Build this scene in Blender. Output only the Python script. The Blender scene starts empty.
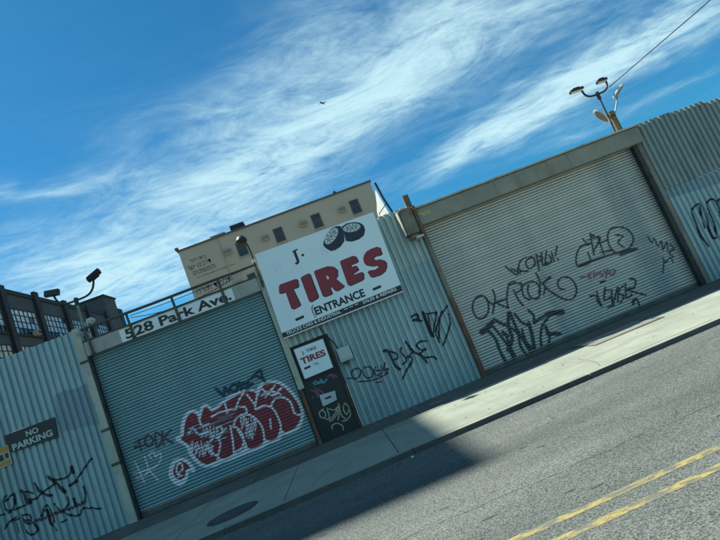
import bpy, bmesh, math, random
import numpy as np
from mathutils import Matrix, Vector

scene = bpy.context.scene
col = scene.collection
random.seed(7)
rng = np.random.default_rng(7)
R = math.radians

# ---------------------------------------------------------------- camera
cam_data = bpy.data.cameras.new("camera")
cam_data.sensor_width = 36.0
cam_data.lens = 541.0 / 720.0 * 36.0
cam_data.clip_start = 0.05
cam_data.clip_end = 20000
cam = bpy.data.objects.new("camera", cam_data)
col.objects.link(cam)
yaw, pitch, roll = R(5.918), R(8.639), R(-21.903)
fw = Vector((math.sin(yaw) * math.cos(pitch), math.cos(yaw) * math.cos(pitch), math.sin(pitch)))
r0 = Vector((math.cos(yaw), -math.sin(yaw), 0))
u0 = r0.cross(fw)
rt = math.cos(roll) * r0 + math.sin(roll) * u0
up = -math.sin(roll) * r0 + math.cos(roll) * u0
M = Matrix((rt, up, -fw)).transposed().to_4x4()
M.translation = Vector((0, -11.0, 1.40))
cam.matrix_world = M
scene.camera = cam

# ---------------------------------------------------------------- world, sun, exposure
SUN = Vector((-0.636, 0.40, 1.0)).normalized()
sun_el = math.asin(SUN.z)
sun_az = math.atan2(SUN.x, SUN.y)            # clockwise from +Y

world = bpy.data.worlds.new("World")
scene.world = world
world.use_nodes = True
wn = world.node_tree
wn.nodes.clear()


def N(tree, t, **kw):
    n = tree.nodes.new(t)
    for k, v in kw.items():
        setattr(n, k, v)
    return n


def math_node(tree, op, a, b=None, clamp=False):
    n = N(tree, 'ShaderNodeMath', operation=op, use_clamp=clamp)
    for i, v in enumerate((a, b)):
        if v is None:
            continue
        if isinstance(v, (int, float)):
            n.inputs[i].default_value = v
        else:
            tree.links.new(v, n.inputs[i])
    return n.outputs[0]


SKY_STRENGTH = 0.06
sky = N(wn, 'ShaderNodeTexSky', sky_type='NISHITA')
sky.sun_disc = False
sky.sun_elevation = sun_el
sky.sun_rotation = sun_az
sky.altitude = 0
sky.air_density = 1.0
sky.dust_density = 0.3
sky.ozone_density = 3.0
tc = N(wn, 'ShaderNodeTexCoord')
sep = N(wn, 'ShaderNodeSeparateXYZ')
wn.links.new(tc.outputs['Generated'], sep.inputs[0])
zc = math_node(wn, 'MAXIMUM', sep.outputs[2], 0.06)
px = math_node(wn, 'DIVIDE', sep.outputs[0], zc)
py = math_node(wn, 'DIVIDE', sep.outputs[1], zc)
comb = N(wn, 'ShaderNodeCombineXYZ')
wn.links.new(px, comb.inputs[0])
wn.links.new(py, comb.inputs[1])
# domain warp so that no cloud edge is straight
wnoise = N(wn, 'ShaderNodeTexNoise')
wnoise.inputs['Scale'].default_value = 1.7
wnoise.inputs['Detail'].default_value = 5
wn.links.new(comb.outputs[0], wnoise.inputs['Vector'])
wsub = N(wn, 'ShaderNodeVectorMath', operation='SUBTRACT')
wn.links.new(wnoise.outputs['Color'], wsub.inputs[0])
wsub.inputs[1].default_value = (0.5, 0.5, 0.5)
wsc = N(wn, 'ShaderNodeVectorMath', operation='SCALE')
wn.links.new(wsub.outputs[0], wsc.inputs[0])
wsc.inputs['Scale'].default_value = 0.75
wadd = N(wn, 'ShaderNodeVectorMath', operation='ADD')
wn.links.new(comb.outputs[0], wadd.inputs[0])
wn.links.new(wsc.outputs[0], wadd.inputs[1])
# cirrus banks: centre x, y on the cloud layer, heading, half length, half width, thickness
BANKS = [(-0.963, 3.477, -12.0, 1.05, 0.90, 1.0), (0.063, 2.396, -22.1, 0.75, 0.50, 0.95), (0.835, 1.972, -20.6, 0.75, 0.42, 0.9),
         (1.426, 3.278, -42.2, 0.55, 0.34, 1.2), (2.147, 2.716, -40.3, 0.66, 0.52, 1.0), (-0.707, 2.009, 27.6, 0.26, 0.07, 0.55),
         (-1.125, 3.131, 84.1, 0.748, 0.269, 0.5), (2.423, 3.880, 6.9, 0.564, 0.258, 0.5), (3.149, 3.659, -0.8, 0.343, 0.172, 0.4),
         (0.178, 1.644, -21.8, 0.25, 0.16, 0.35), (3.6, 1.3, -40.0, 1.6, 0.5, .9), (-2.6, -1.5, -40.0, 2.6, 0.8, 1.0),
         (1.5, -2.6, -35.0, 3.0, 0.8, 1.0), (0.2, -4.2, -30.0, 4.0, 0.9, 1.0), (-3.5, -3.6, -35.0, 3.0, 0.9, .9), (3.8, -1.2, -40.0, 2.2, 0.7, .9), (0.3, -0.8, -35.0, 1.6, 0.4, .8), (-3.6, 1.2, -30.0, 1.8, 0.5, .7)]  # unseen banks, mostly behind the camera, some added to brighten the facade
total = None
for (cx, cy, ang, hl, hw, amp) in BANKS:
    mp = N(wn, 'ShaderNodeMapping', vector_type='TEXTURE')
    mp.inputs['Location'].default_value = (cx, cy, 0)
    mp.inputs['Rotation'].default_value = (0, 0, R(ang))
    mp.inputs['Scale'].default_value = (hl, hw, 1)
    wn.links.new(wadd.outputs[0], mp.inputs['Vector'])
    ln = N(wn, 'ShaderNodeVectorMath', operation='LENGTH')
    wn.links.new(mp.outputs[0], ln.inputs[0])
    sq = math_node(wn, 'MULTIPLY', ln.outputs['Value'], ln.outputs['Value'])
    ex = math_node(wn, 'POWER', 2.718, math_node(wn, 'MULTIPLY', sq, -0.85))
    ex = math_node(wn, 'MULTIPLY', ex, amp)
    total = ex if total is None else math_node(wn, 'ADD', total, ex)


def streak(scale, sx, sy, ang, detail, rough, dist):
    mp = N(wn, 'ShaderNodeMapping')
    mp.inputs['Rotation'].default_value = (0, 0, R(ang))
    mp.inputs['Scale'].default_value = (sx, sy, 1)
    wn.links.new(comb.outputs[0], mp.inputs['Vector'])
    nn = N(wn, 'ShaderNodeTexNoise')
    nn.inputs['Scale'].default_value = scale
    nn.inputs['Detail'].default_value = detail
    nn.inputs['Roughness'].default_value = rough
    nn.inputs['Distortion'].default_value = dist
    wn.links.new(mp.outputs[0], nn.inputs['Vector'])
    return nn.outputs['Fac']


s1 = streak(2.7, 0.72, 1.2, 30, 14, 0.70, 1.1)
s2 = streak(7.0, 0.75, 1.0, 70, 12, 0.72, 1.0)
s3 = streak(0.9, 0.8, 1.0, 20, 6, 0.55, 0.4)
fine = math_node(wn, 'ADD', math_node(wn, 'MULTIPLY', s1, 1.7), math_node(wn, 'MULTIPLY', s2, 0.95))
fine = math_node(wn, 'ADD', fine, -0.82)                    # centred near 0.5
fine = math_node(wn, 'ADD', math_node(wn, 'MULTIPLY', fine, 0.66), 0.16)     # soft veil under the fibres
dens = math_node(wn, 'MULTIPLY', total, fine)
thin = math_node(wn, 'MULTIPLY', math_node(wn, 'ADD', math_node(wn, 'MULTIPLY', s1, s3), -0.16, True), 0.55)
dens = math_node(wn, 'ADD', dens, thin)
mr = N(wn, 'ShaderNodeMapRange', interpolation_type='SMOOTHSTEP')
mr.inputs['From Min'].default_value = 0.02
mr.inputs['From Max'].default_value = 0.95
wn.links.new(dens, mr.inputs['Value'])
cloudf = math_node(wn, 'MULTIPLY', mr.outputs[0], 0.93)
tint = N(wn, 'ShaderNodeMix', data_type='RGBA', blend_type='MULTIPLY')
tint.inputs['Factor'].default_value = 1.0
wn.links.new(sky.outputs[0], tint.inputs['A'])
tint.inputs['B'].default_value = (0.165, 0.66, 0.83, 1)
mixc = N(wn, 'ShaderNodeMix', data_type='RGBA')
wn.links.new(cloudf, mixc.inputs['Factor'])
wn.links.new(tint.outputs['Result'], mixc.inputs['A'])
mixc.inputs['B'].default_value = (4.5, 6.65, 7.25, 1)
bg = N(wn, 'ShaderNodeBackground')
bg.inputs['Strength'].default_value = SKY_STRENGTH
wn.links.new(mixc.outputs['Result'], bg.inputs['Color'])
wo = N(wn, 'ShaderNodeOutputWorld')
wn.links.new(bg.outputs[0], wo.inputs['Surface'])

sun_data = bpy.data.lights.new("sun", 'SUN')
sun_data.energy = 4.4
sun_data.angle = R(1.0)
sun_data.color = (1.0, 0.97, 0.84)
sun = bpy.data.objects.new("sun", sun_data)
col.objects.link(sun)
sun.rotation_euler = SUN.to_track_quat('Z', 'Y').to_euler()
sun.location = (-20, 20, 40)

scene.view_settings.view_transform = 'Standard'
scene.view_settings.look = 'None'
scene.view_settings.gamma = 1.0
scene.view_settings.exposure = 1.2
scene.view_settings.use_curve_mapping = False

# ---------------------------------------------------------------- materials


def srgb(r, g, b):
    def f(c):
        c /= 255.0
        return c / 12.92 if c <= 0.04045 else ((c + 0.055) / 1.055) ** 2.4
    return (f(r), f(g), f(b))


def pm(name, c1, c2=None, rough=0.7, metal=0.0, scale=2.0, stretch=(1, 1, 1), lo=0.35, hi=0.65, detail=8,
       c3=None, scale3=1.0, stretch3=(1, 1, 1), lo3=0.55, hi3=0.7, amt3=1.0,
       bump=0.0, bscale=60.0, rvar=0.12, objvar=0.0, spec=0.5, speck=0.0, speck_scale=300.0):
    m = bpy.data.materials.new(name)
    m.use_nodes = True
    t = m.node_tree
    b = t.nodes['Principled BSDF']
    b.inputs['Roughness'].default_value = rough
    b.inputs['Metallic'].default_value = metal
    b.inputs['Specular IOR Level'].default_value = spec
    geo = N(t, 'ShaderNodeNewGeometry')

    def noise(sc, st, det=detail, dist=0.0):
        mp = N(t, 'ShaderNodeMapping')
        mp.inputs['Scale'].default_value = st
        t.links.new(geo.outputs['Position'], mp.inputs['Vector'])
        n = N(t, 'ShaderNodeTexNoise')
        n.inputs['Scale'].default_value = sc
        n.inputs['Detail'].default_value = det
        n.inputs['Roughness'].default_value = 0.6
        n.inputs['Distortion'].default_value = dist
        t.links.new(mp.outputs[0], n.inputs['Vector'])
        return n.outputs['Fac']

    def remap(v, a, bb):
        r_ = N(t, 'ShaderNodeMapRange')
        r_.inputs['From Min'].default_value = a
        r_.inputs['From Max'].default_value = bb
        t.links.new(v, r_.inputs['Value'])
        return r_.outputs[0]

    def mix(fac, a, bb, mode='MIX'):
        x = N(t, 'ShaderNodeMix', data_type='RGBA', blend_type=mode)
        if isinstance(fac, (int, float)):
            x.inputs['Factor'].default_value = fac
        else:
            t.links.new(fac, x.inputs['Factor'])
        for key, v in (('A', a), ('B', bb)):
            if isinstance(v, tuple):
                x.inputs[key].default_value = (*v[:3], 1)
            else:
                t.links.new(v, x.inputs[key])
        return x.outputs['Result']
    if c2 is None:
        c2 = tuple(c * 0.78 for c in c1)
    n1 = noise(scale, stretch)
    cur = mix(remap(n1, lo, hi), tuple(c1), tuple(c2))
    if c3 is not None:
        n3 = noise(scale3, stretch3, 7, 0.3)
        f3 = math_node(t, 'MULTIPLY', remap(n3, lo3, hi3), amt3)
        cur = mix(f3, cur, tuple(c3))
    if speck > 0:
        v = N(t, 'ShaderNodeTexNoise')
        v.inputs['Scale'].default_value = speck_scale
        v.inputs['Detail'].default_value = 2
        t.links.new(geo.outputs['Position'], v.inputs['Vector'])
        g = math_node(t, 'ADD', math_node(t, 'MULTIPLY', remap(v.outputs['Fac'], 0.3, 0.7), 2 * speck), 1 - speck)
        gc = N(t, 'ShaderNodeCombineColor')
        for i in range(3):
            t.links.new(g, gc.inputs[i])
        cur = mix(1.0, cur, gc.outputs[0], 'MULTIPLY')
    if objvar > 0:
        oi = N(t, 'ShaderNodeObjectInfo')
        g = math_node(t, 'ADD', math_node(t, 'MULTIPLY', oi.outputs['Random'], 2 * objvar), 1 - objvar)
        gc = N(t, 'ShaderNodeCombineColor')
        for i in range(3):
            t.links.new(g, gc.inputs[i])
        cur = mix(1.0, cur, gc.outputs[0], 'MULTIPLY')
    t.links.new(cur, b.inputs['Base Color'])
    if rvar > 0:
        rr = math_node(t, 'ADD', math_node(t, 'MULTIPLY', n1, 2 * rvar), rough - rvar, True)
        t.links.new(rr, b.inputs['Roughness'])
    if bump > 0:
        nb = noise(bscale, (1, 1, 1), 4)
        bp = N(t, 'ShaderNodeBump')
        bp.inputs['Strength'].default_value = bump
        bp.inputs['Distance'].default_value = 0.01
        t.links.new(nb, bp.inputs['Height'])
        t.links.new(bp.outputs[0], b.inputs['Normal'])
    return m


MAT = {}
MAT['asphalt'] = pm('asphalt', (.108, .122, .112), (.074, .087, .082), rough=.85, scale=1.4, stretch=(.35, 1.3, 1), c3=(.055, .064, .062), scale3=.5, stretch3=(.2, 1.2, 1), lo3=.46, hi3=.64, amt3=.85, bump=.7, bscale=90, speck=.85, speck_scale=85)
MAT['road_patch'] = pm('road_patch', (.05, .056, .054), (.042, .047, .046), rough=.9, scale=8, bump=.3, bscale=120, speck=.3, speck_scale=95)
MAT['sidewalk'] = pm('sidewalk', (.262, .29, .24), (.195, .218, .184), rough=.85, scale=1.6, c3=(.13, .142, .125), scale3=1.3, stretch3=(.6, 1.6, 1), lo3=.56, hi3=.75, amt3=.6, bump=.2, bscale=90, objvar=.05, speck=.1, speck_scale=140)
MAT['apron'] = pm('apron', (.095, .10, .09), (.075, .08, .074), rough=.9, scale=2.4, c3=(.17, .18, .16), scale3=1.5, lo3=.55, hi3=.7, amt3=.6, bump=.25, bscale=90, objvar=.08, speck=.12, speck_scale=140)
MAT['kerb'] = pm('kerb', (.085, .09, .085), (.055, .06, .058), rough=.85, scale=3, c3=(.12, .12, .11), scale3=2.4, lo3=.52, hi3=.7, amt3=.7, bump=.25, bscale=70, objvar=.08)
MAT['yard'] = pm('yard', (.16, .16, .14), (.12, .12, .11), rough=.9, scale=.6, bump=.2, bscale=30)
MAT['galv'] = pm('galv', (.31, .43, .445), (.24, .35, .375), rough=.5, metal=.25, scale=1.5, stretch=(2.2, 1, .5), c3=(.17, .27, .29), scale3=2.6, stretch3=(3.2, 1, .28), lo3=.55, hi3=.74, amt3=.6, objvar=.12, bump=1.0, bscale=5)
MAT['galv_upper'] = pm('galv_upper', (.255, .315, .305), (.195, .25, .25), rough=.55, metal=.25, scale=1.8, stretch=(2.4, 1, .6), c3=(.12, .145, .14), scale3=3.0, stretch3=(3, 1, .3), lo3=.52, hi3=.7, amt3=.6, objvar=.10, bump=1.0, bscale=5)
MAT['galv_warm'] = pm('galv_warm', (.36, .44, .415), (.275, .355, .345), rough=.5, metal=.25, scale=1.5, stretch=(2.2, 1, .5), c3=(.24, .205, .135), scale3=2.0, stretch3=(3.2, 1, .28), lo3=.55, hi3=.74, amt3=.55, objvar=.12, bump=1.0, bscale=5)
MAT['slat_left'] = pm('slat_left', (.24, .40, .43), (.20, .345, .38), rough=.42, metal=.4, scale=1.3, stretch=(1, 1, .6), c3=(.19, .32, .36), scale3=1.6, stretch3=(1.6, 1, .35), lo3=.55, hi3=.75, amt3=.6, objvar=.05)
MAT['slat_right'] = pm('slat_right', (.55, .565, .525), (.46, .485, .465), rough=.4, metal=.4, scale=.9, stretch=(1.2, 1, .25), c3=(.30, .36, .37), scale3=.8, stretch3=(1.5, 1, .16), lo3=.5, hi3=.66, amt3=.75, objvar=.05)
MAT['bottom_bar'] = pm('bottom_bar', (.11, .13, .125), (.075, .085, .08), rough=.6, metal=.2, scale=4, c3=(.10, .055, .03), scale3=5, amt3=.6)
MAT['guide_dark'] = pm('guide_dark', (.035, .042, .042), (.02, .024, .025), rough=.6, metal=.2, scale=5, c3=(.09, .045, .025), scale3=4, lo3=.58, hi3=.72, amt3=.7)
MAT['rust'] = pm('rust', (.17, .08, .045), (.11, .058, .035), rough=.85, scale=6, c3=(.13, .14, .125), scale3=3, lo3=.55, hi3=.66, amt3=.7, bump=.2, bscale=60)
MAT['post_pale'] = pm('post_pale', (.44, .44, .36), (.34, .345, .29), rough=.65, scale=3, stretch=(1, 1, .4), c3=(.17, .10, .06), scale3=4, lo3=.58, hi3=.7, amt3=.7)
MAT['hood'] = pm('hood', (.29, .28, .22), (.22, .215, .175), rough=.6, metal=.1, scale=1.5, stretch=(1, 1, .6), c3=(.19, .14, .085), scale3=2.2, stretch3=(1.4, 1, .8), lo3=.53, hi3=.7, amt3=.65, bump=.08, bscale=18)
MAT['flashing'] = pm('flashing', (.42, .45, .40), (.33, .36, .33), rough=.55, metal=.2, scale=3, c3=(.2, .19, .15), scale3=3, amt3=.5)
MAT['lintel'] = pm('lintel', (.38, .385, .35), (.30, .31, .285), rough=.8, scale=2, c3=(.14, .15, .14), scale3=2, stretch3=(3, 1, .5), amt3=.5, bump=.1, bscale=30)
MAT['white_print'] = pm('white_print', (.74, .76, .75), (.68, .71, .71), rough=.5, scale=2.5)
MAT['sign_white'] = pm('sign_white', (.74, .82, .84), (.69, .78, .81), rough=.35, scale=1.0, stretch=(1, 1, .5), c3=(.6, .68, .70), scale3=1.6, stretch3=(2.2, 1, .5), lo3=.58, hi3=.78, amt3=.35, rvar=.05)
MAT['sign_ghost'] = pm('sign_ghost', (.66, .73, .77), (.62, .70, .74), rough=.4, scale=6)
MAT['sign_red'] = pm('sign_red', (.26, .020, .034), (.21, .017, .03), rough=.4, scale=3)
MAT['sign_navy'] = pm('sign_navy', (.018, .02, .045), (.012, .014, .032), rough=.4, scale=3)
MAT['sign_black'] = pm('sign_black', (.016, .022, .024), (.011, .015, .017), rough=.45, scale=3)
MAT['print_grey'] = pm('print_grey', (.20, .23, .26), (.15, .18, .2), rough=.5, scale=8)
MAT['spray_black'] = pm('spray_black', (.014, .018, .022), (.022, .028, .032), rough=.55, scale=9)
MAT['spray_navy'] = pm('spray_navy', (.016, .03, .075), (.025, .045, .095), rough=.6, scale=9)
MAT['spray_maroon'] = pm('spray_maroon', (.075, .018, .045), (.10, .035, .06), rough=.6, scale=12)
MAT['spray_pink'] = pm('spray_pink', (.30, .10, .19), (.22, .10, .17), rough=.6, scale=12)
MAT['spray_red'] = pm('spray_red', (.34, .020, .036), (.26, .016, .03), rough=.55, scale=7, c3=(.10, .012, .024), scale3=5, lo3=.5, hi3=.7, amt3=.7)
MAT['spray_white'] = pm('spray_white', (.84, .85, .88), (.74, .76, .80), rough=.6, scale=7)
MAT['spray_haze'] = pm('spray_haze', (.40, .48, .58), (.32, .42, .50), rough=.6, scale=6)
MAT['spray_cream'] = pm('spray_cream', (.40, .40, .27), (.32, .32, .22), rough=.6, scale=9)
MAT['spray_cyan'] = pm('spray_cyan', (.10, .34, .38), (.06, .22, .26), rough=.6, scale=9)
MAT['spray_yellow'] = pm('spray_yellow', (.52, .50, .10), (.42, .42, .14), rough=.6, scale=9)
MAT['buff_blue'] = pm('buff_blue', (.17, .255, .305), (.21, .30, .345), rough=.6, scale=4, stretch=(3, 1, .6))
MAT['door_black'] = pm('door_black', (.016, .022, .024), (.010, .014, .015), rough=.5, scale=4, c3=(.035, .03, .022), scale3=6, lo3=.6, hi3=.7, amt3=.6, bump=.05, bscale=30)
MAT['lamp_dark'] = pm('lamp_dark', (.035, .04, .038), (.022, .025, .024), rough=.5, metal=.3, scale=8)
MAT['lamp_pole'] = pm('lamp_pole', (.26, .26, .22), (.17, .16, .13), rough=.55, metal=.3, scale=6, c3=(.15, .09, .05), scale3=8, amt3=.7)
MAT['lamp_lens'] = pm('lamp_lens', (.55, .56, .50), (.45, .46, .42), rough=.25, scale=5, rvar=.05)
MAT['lamp_grey'] = pm('lamp_grey', (.16, .155, .14), (.11, .105, .10), rough=.5, scale=8)
MAT['wood'] = pm('wood', (.21, .155, .085), (.13, .10, .055), rough=.85, scale=6, stretch=(4, 4, .4), bump=.3, bscale=40)
MAT['rail'] = pm('rail', (.085, .085, .07), (.055, .055, .045), rough=.65, metal=.2, scale=6, c3=(.11, .065, .035), scale3=5, amt3=.8)
MAT['cable'] = pm('cable', (.025, .027, .027), (.02, .02, .02), rough=.6, scale=5)
MAT['plastic_white'] = pm('plastic_white', (.50, .54, .53), (.42, .46, .46), rough=.5, scale=5)
MAT['box_grey'] = pm('box_grey', (.42, .48, .47), (.36, .42, .41), rough=.5, scale=5)
MAT['beige'] = pm('beige', (.47, .40, .305), (.43, .37, .285), rough=.85, scale=.25, stretch=(1, 1, .7), c3=(.36, .315, .245), scale3=.3, stretch3=(2, 1, .3), lo3=.55, hi3=.75, amt3=.4, bump=.1, bscale=8)
MAT['beige_trim'] = pm('beige_trim', (.12, .115, .10), (.09, .088, .08), rough=.7, scale=1)
MAT['beige_pale'] = pm('beige_pale', (.42, .39, .31), (.38, .35, .28), rough=.8, scale=.6)
MAT['ink'] = pm('ink', (.05, .047, .042), (.04, .038, .035), rough=.7, scale=1)
MAT['ink_faded'] = pm('ink_faded', (.13, .115, .09), (.10, .09, .07), rough=.7, scale=1)
MAT['glass_dark'] = pm('glass_dark', (.018, .03, .042), (.012, .02, .03), rough=.15, scale=1, rvar=.03)
MAT['slate'] = pm('slate', (.062, .074, .080), (.05, .062, .068), rough=.85, scale=.4, c3=(.055, .062, .062), scale3=.5, amt3=.5)
MAT['slate_dark'] = pm('slate_dark', (.022, .029, .033), (.018, .024, .028), rough=.8, scale=.6)
MAT['sky_reflect_glass'] = pm('sky_reflect_glass', (.42, .54, .62), (.26, .36, .44), rough=.08, scale=.8, stretch=(1, 1, 2), lo=.4, hi=.6, spec=1.0, rvar=.0)  # sky reflection painted into the factory pane colour as pale blue
MAT['cream_glass'] = pm('cream_glass', (.50, .50, .38), (.34, .36, .30), rough=.15, scale=1.1, lo=.4, hi=.6, rvar=.0)
MAT['brick_red'] = pm('brick_red', (.22, .10, .065), (.16, .075, .05), rough=.85, scale=2)
MAT['yellow_paint'] = pm('yellow_paint', (.29, .235, .075), (.24, .20, .075), rough=.75, scale=3.0, c3=(.088, .10, .094), scale3=20, stretch3=(.5, 1.2, 1), lo3=.44, hi3=.56, amt3=.92, speck=.25, speck_scale=95)
MAT['crack'] = pm('crack', (.022, .024, .024), (.03, .032, .032), rough=.95, scale=6)
MAT['stain'] = pm('stain', (.06, .068, .064), (.045, .05, .048), rough=.8, scale=4)
MAT['plate'] = pm('plate', (.20, .21, .185), (.16, .17, .15), rough=.7, scale=4, c3=(.1, .1, .09), scale3=4, amt3=.5)
MAT['paper'] = pm('paper', (.42, .36, .22), (.36, .31, .2), rough=.8, scale=6)
MAT['poster_orange'] = pm('poster_orange', (.45, .22, .05), (.40, .26, .06), rough=.7, scale=9)
MAT['plane_grey'] = pm('plane_grey', (.10, .12, .14), (.085, .10, .12), rough=.5, scale=.1)
def translucent(name, c):
    m = bpy.data.materials.new(name)
    m.use_nodes = True
    t = m.node_tree
    b = t.nodes['Principled BSDF']
    b.inputs['Base Color'].default_value = (*c, 1)
    b.inputs['Roughness'].default_value = .8
    n = N(t, 'ShaderNodeTexNoise')
    n.inputs['Scale'].default_value = 6
    tl = N(t, 'ShaderNodeBsdfTranslucent')
    tl.inputs['Color'].default_value = (.92, .92, .9, 1)
    mx = N(t, 'ShaderNodeMixShader')
    f = math_node(t, 'ADD', math_node(t, 'MULTIPLY', n.outputs['Fac'], .1), .55)
    t.links.new(f, mx.inputs[0])
    t.links.new(b.outputs[0], mx.inputs[1])
    t.links.new(tl.outputs[0], mx.inputs[2])
    t.links.new(mx.outputs[0], t.nodes['Material Output'].inputs['Surface'])
    return m
MAT['tarp'] = translucent('tarp', (.85, .86, .84))
MAT['post_brown'] = pm('post_brown', (.13, .105, .08), (.09, .075, .06), rough=.8, scale=6)
MAT['kerb_top'] = pm('kerb_top', (.27, .285, .24), (.21, .225, .19), rough=.85, scale=2.5, c3=(.13, .14, .12), scale3=3, lo3=.52, hi3=.7, amt3=.6, bump=.2, bscale=80, objvar=.06)
MAT['gum'] = pm('gum', (.13, .135, .12), (.10, .105, .095), rough=.8, scale=4)
MAT['post_dull'] = pm('post_dull', (.20, .20, .165), (.14, .135, .11), rough=.7, scale=3, stretch=(1, 1, .4), c3=(.13, .075, .045), scale3=4, lo3=.5, hi3=.66, amt3=.8)
MAT['box_brown'] = pm('box_brown', (.20, .185, .145), (.15, .135, .105), rough=.7, scale=4, c3=(.13, .08, .05), scale3=5, lo3=.52, hi3=.66, amt3=.8)
MAT['spray_plum'] = pm('spray_plum', (.05, .025, .045), (.075, .04, .06), rough=.6, scale=12)


# ---------------------------------------------------------------- mesh helpers


def merge(*shapes):
    V, F = [], []
    for v, f in shapes:
        o = len(V)
        V += list(v)
        F += [tuple(i + o for i in q) for q in f]
    return V, F


def box(x0, x1, y0, y1, z0, z1, bev=0.0):
    V = [(x0, y0, z0), (x1, y0, z0), (x1, y1, z0), (x0, y1, z0), (x0, y0, z1), (x1, y0, z1), (x1, y1, z1), (x0, y1, z1)]
    F = [(0, 3, 2, 1), (4, 5, 6, 7), (0, 1, 5, 4), (1, 2, 6, 5), (2, 3, 7, 6), (3, 0, 4, 7)]
    if bev <= 0:
        return V, F
    bm = bmesh.new()
    vs = [bm.verts.new(v) for v in V]
    for f in F:
        bm.faces.new([vs[i] for i in f])
    bmesh.ops.bevel(bm, geom=list(bm.edges), offset=bev, segments=2, affect='EDGES', profile=0.5)
    bm.verts.index_update()
    out = ([tuple(v.co) for v in bm.verts], [tuple(v.index for v in f.verts) for f in bm.faces])
    bm.free()
    return out


def xform(shape, mat4):
    return [tuple(mat4 @ Vector(v)) for v in shape[0]], shape[1]


def tube(pts, r, n=8, caps=True):
    pts = [Vector(p) for p in pts]
    rs = r if isinstance(r, (list, tuple)) else [r] * len(pts)
    V, F = [], []
    ref = None
    for i, p in enumerate(pts):
        a = pts[max(i - 1, 0)]
        b = pts[min(i + 1, len(pts) - 1)]
        d = (b - a).normalized()
        if ref is None:
            ref = d.orthogonal().normalized()
        s = (ref - d * ref.dot(d))
        s = s.normalized() if s.length > 1e-6 else d.orthogonal().normalized()
        ref = s
        t = d.cross(s)
        for k in range(n):
            a_ = 2 * math.pi * k / n
            V.append(tuple(p + (s * math.cos(a_) + t * math.sin(a_)) * rs[i]))
    for i in range(len(pts) - 1):
        for k in range(n):
            F.append((i * n + k, i * n + (k + 1) % n, (i + 1) * n + (k + 1) % n, (i + 1) * n + k))
    if caps:
        F.append(tuple(range(n - 1, -1, -1)))
        F.append(tuple(range((len(pts) - 1) * n, len(pts) * n)))
    return V, F


def bez(p0, p1, p2, p3, n=10):
    p0, p1, p2, p3 = map(Vector, (p0, p1, p2, p3))
    return [tuple((1 - t) ** 3 * p0 + 3 * (1 - t) ** 2 * t * p1 + 3 * (1 - t) * t * t * p2 + t ** 3 * p3)
            for t in [i / n for i in range(n + 1)]]


def lathe(prof, n=16, axis='z', origin=(0, 0, 0)):
    V, F = [], []
    ox, oy, oz = origin
    for (r, h) in prof:
        for k in range(n):
            a = 2 * math.pi * k / n
            c, s = r * math.cos(a), r * math.sin(a)
            V.append({'z': (ox + c, oy + s, oz + h), 'x': (ox + h, oy + c, oz + s), 'y': (ox + c, oy + h, oz + s)}[axis])
    for i in range(len(prof) - 1):
        for k in range(n):
            F.append((i * n + k, i * n + (k + 1) % n, (i + 1) * n + (k + 1) % n, (i + 1) * n + k))
    F.append(tuple(range(n)))
    F.append(tuple(range((len(prof) - 1) * n, len(prof) * n)))
    return V, F


def make_mesh(name, V, F, mat, smooth=False):
    me = bpy.data.meshes.new(name)
    me.from_pydata([tuple(v) for v in V], [], F)
    bm = bmesh.new()
    bm.from_mesh(me)
    bmesh.ops.recalc_face_normals(bm, faces=bm.faces)
    bm.to_mesh(me)
    bm.free()
    if smooth:
        me.polygons.foreach_set('use_smooth', [True] * len(me.polygons))
    if mat is not None:
        me.materials.append(MAT[mat] if isinstance(mat, str) else mat)
    me.update()
    return me


def world_loc(o):
    v = Vector((0, 0, 0))
    while o is not None:
        v += o.location
        o = o.parent
    return v


def link(name, me, parent=None, loc=(0, 0, 0)):
    o = bpy.data.objects.new(name, me)
    col.objects.link(o)
    o.location = loc
    if parent is not None:
        o.parent = parent
    return o


def part(name, shape, mat, parent, label=None, kind=None, smooth=False):
    """A child mesh given in world coordinates; its origin sits at the parent's."""
    w = world_loc(parent)
    V = [(v[0] - w.x, v[1] - w.y, v[2] - w.z) for v in shape[0]]
    o = link(name, make_mesh(name, V, shape[1], mat, smooth), parent)
    if label:
        o['label'] = label
    if kind:
        o['kind'] = kind
    return o


def tag(o, label, cat, group=None):
    o['label'] = label
    o['category'] = cat
    if group:
        o['group'] = group
    return o


def thing(name, loc, label, cat, group=None):
    o = link(name, None, None, loc)
    o.empty_display_size = 0.2
    return tag(o, label, cat, group)


def solid(name, shape, mat, loc, label, cat, group=None, smooth=False):
    V = [(v[0] - loc[0], v[1] - loc[1], v[2] - loc[2]) for v in shape[0]]
    return tag(link(name, make_mesh(name, V, shape[1], mat, smooth), None, loc), label, cat, group)


def struct(name, shape, mat, kind='structure'):
    o = link(name, make_mesh(name, shape[0], shape[1], mat))
    o['kind'] = kind
    return o


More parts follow.
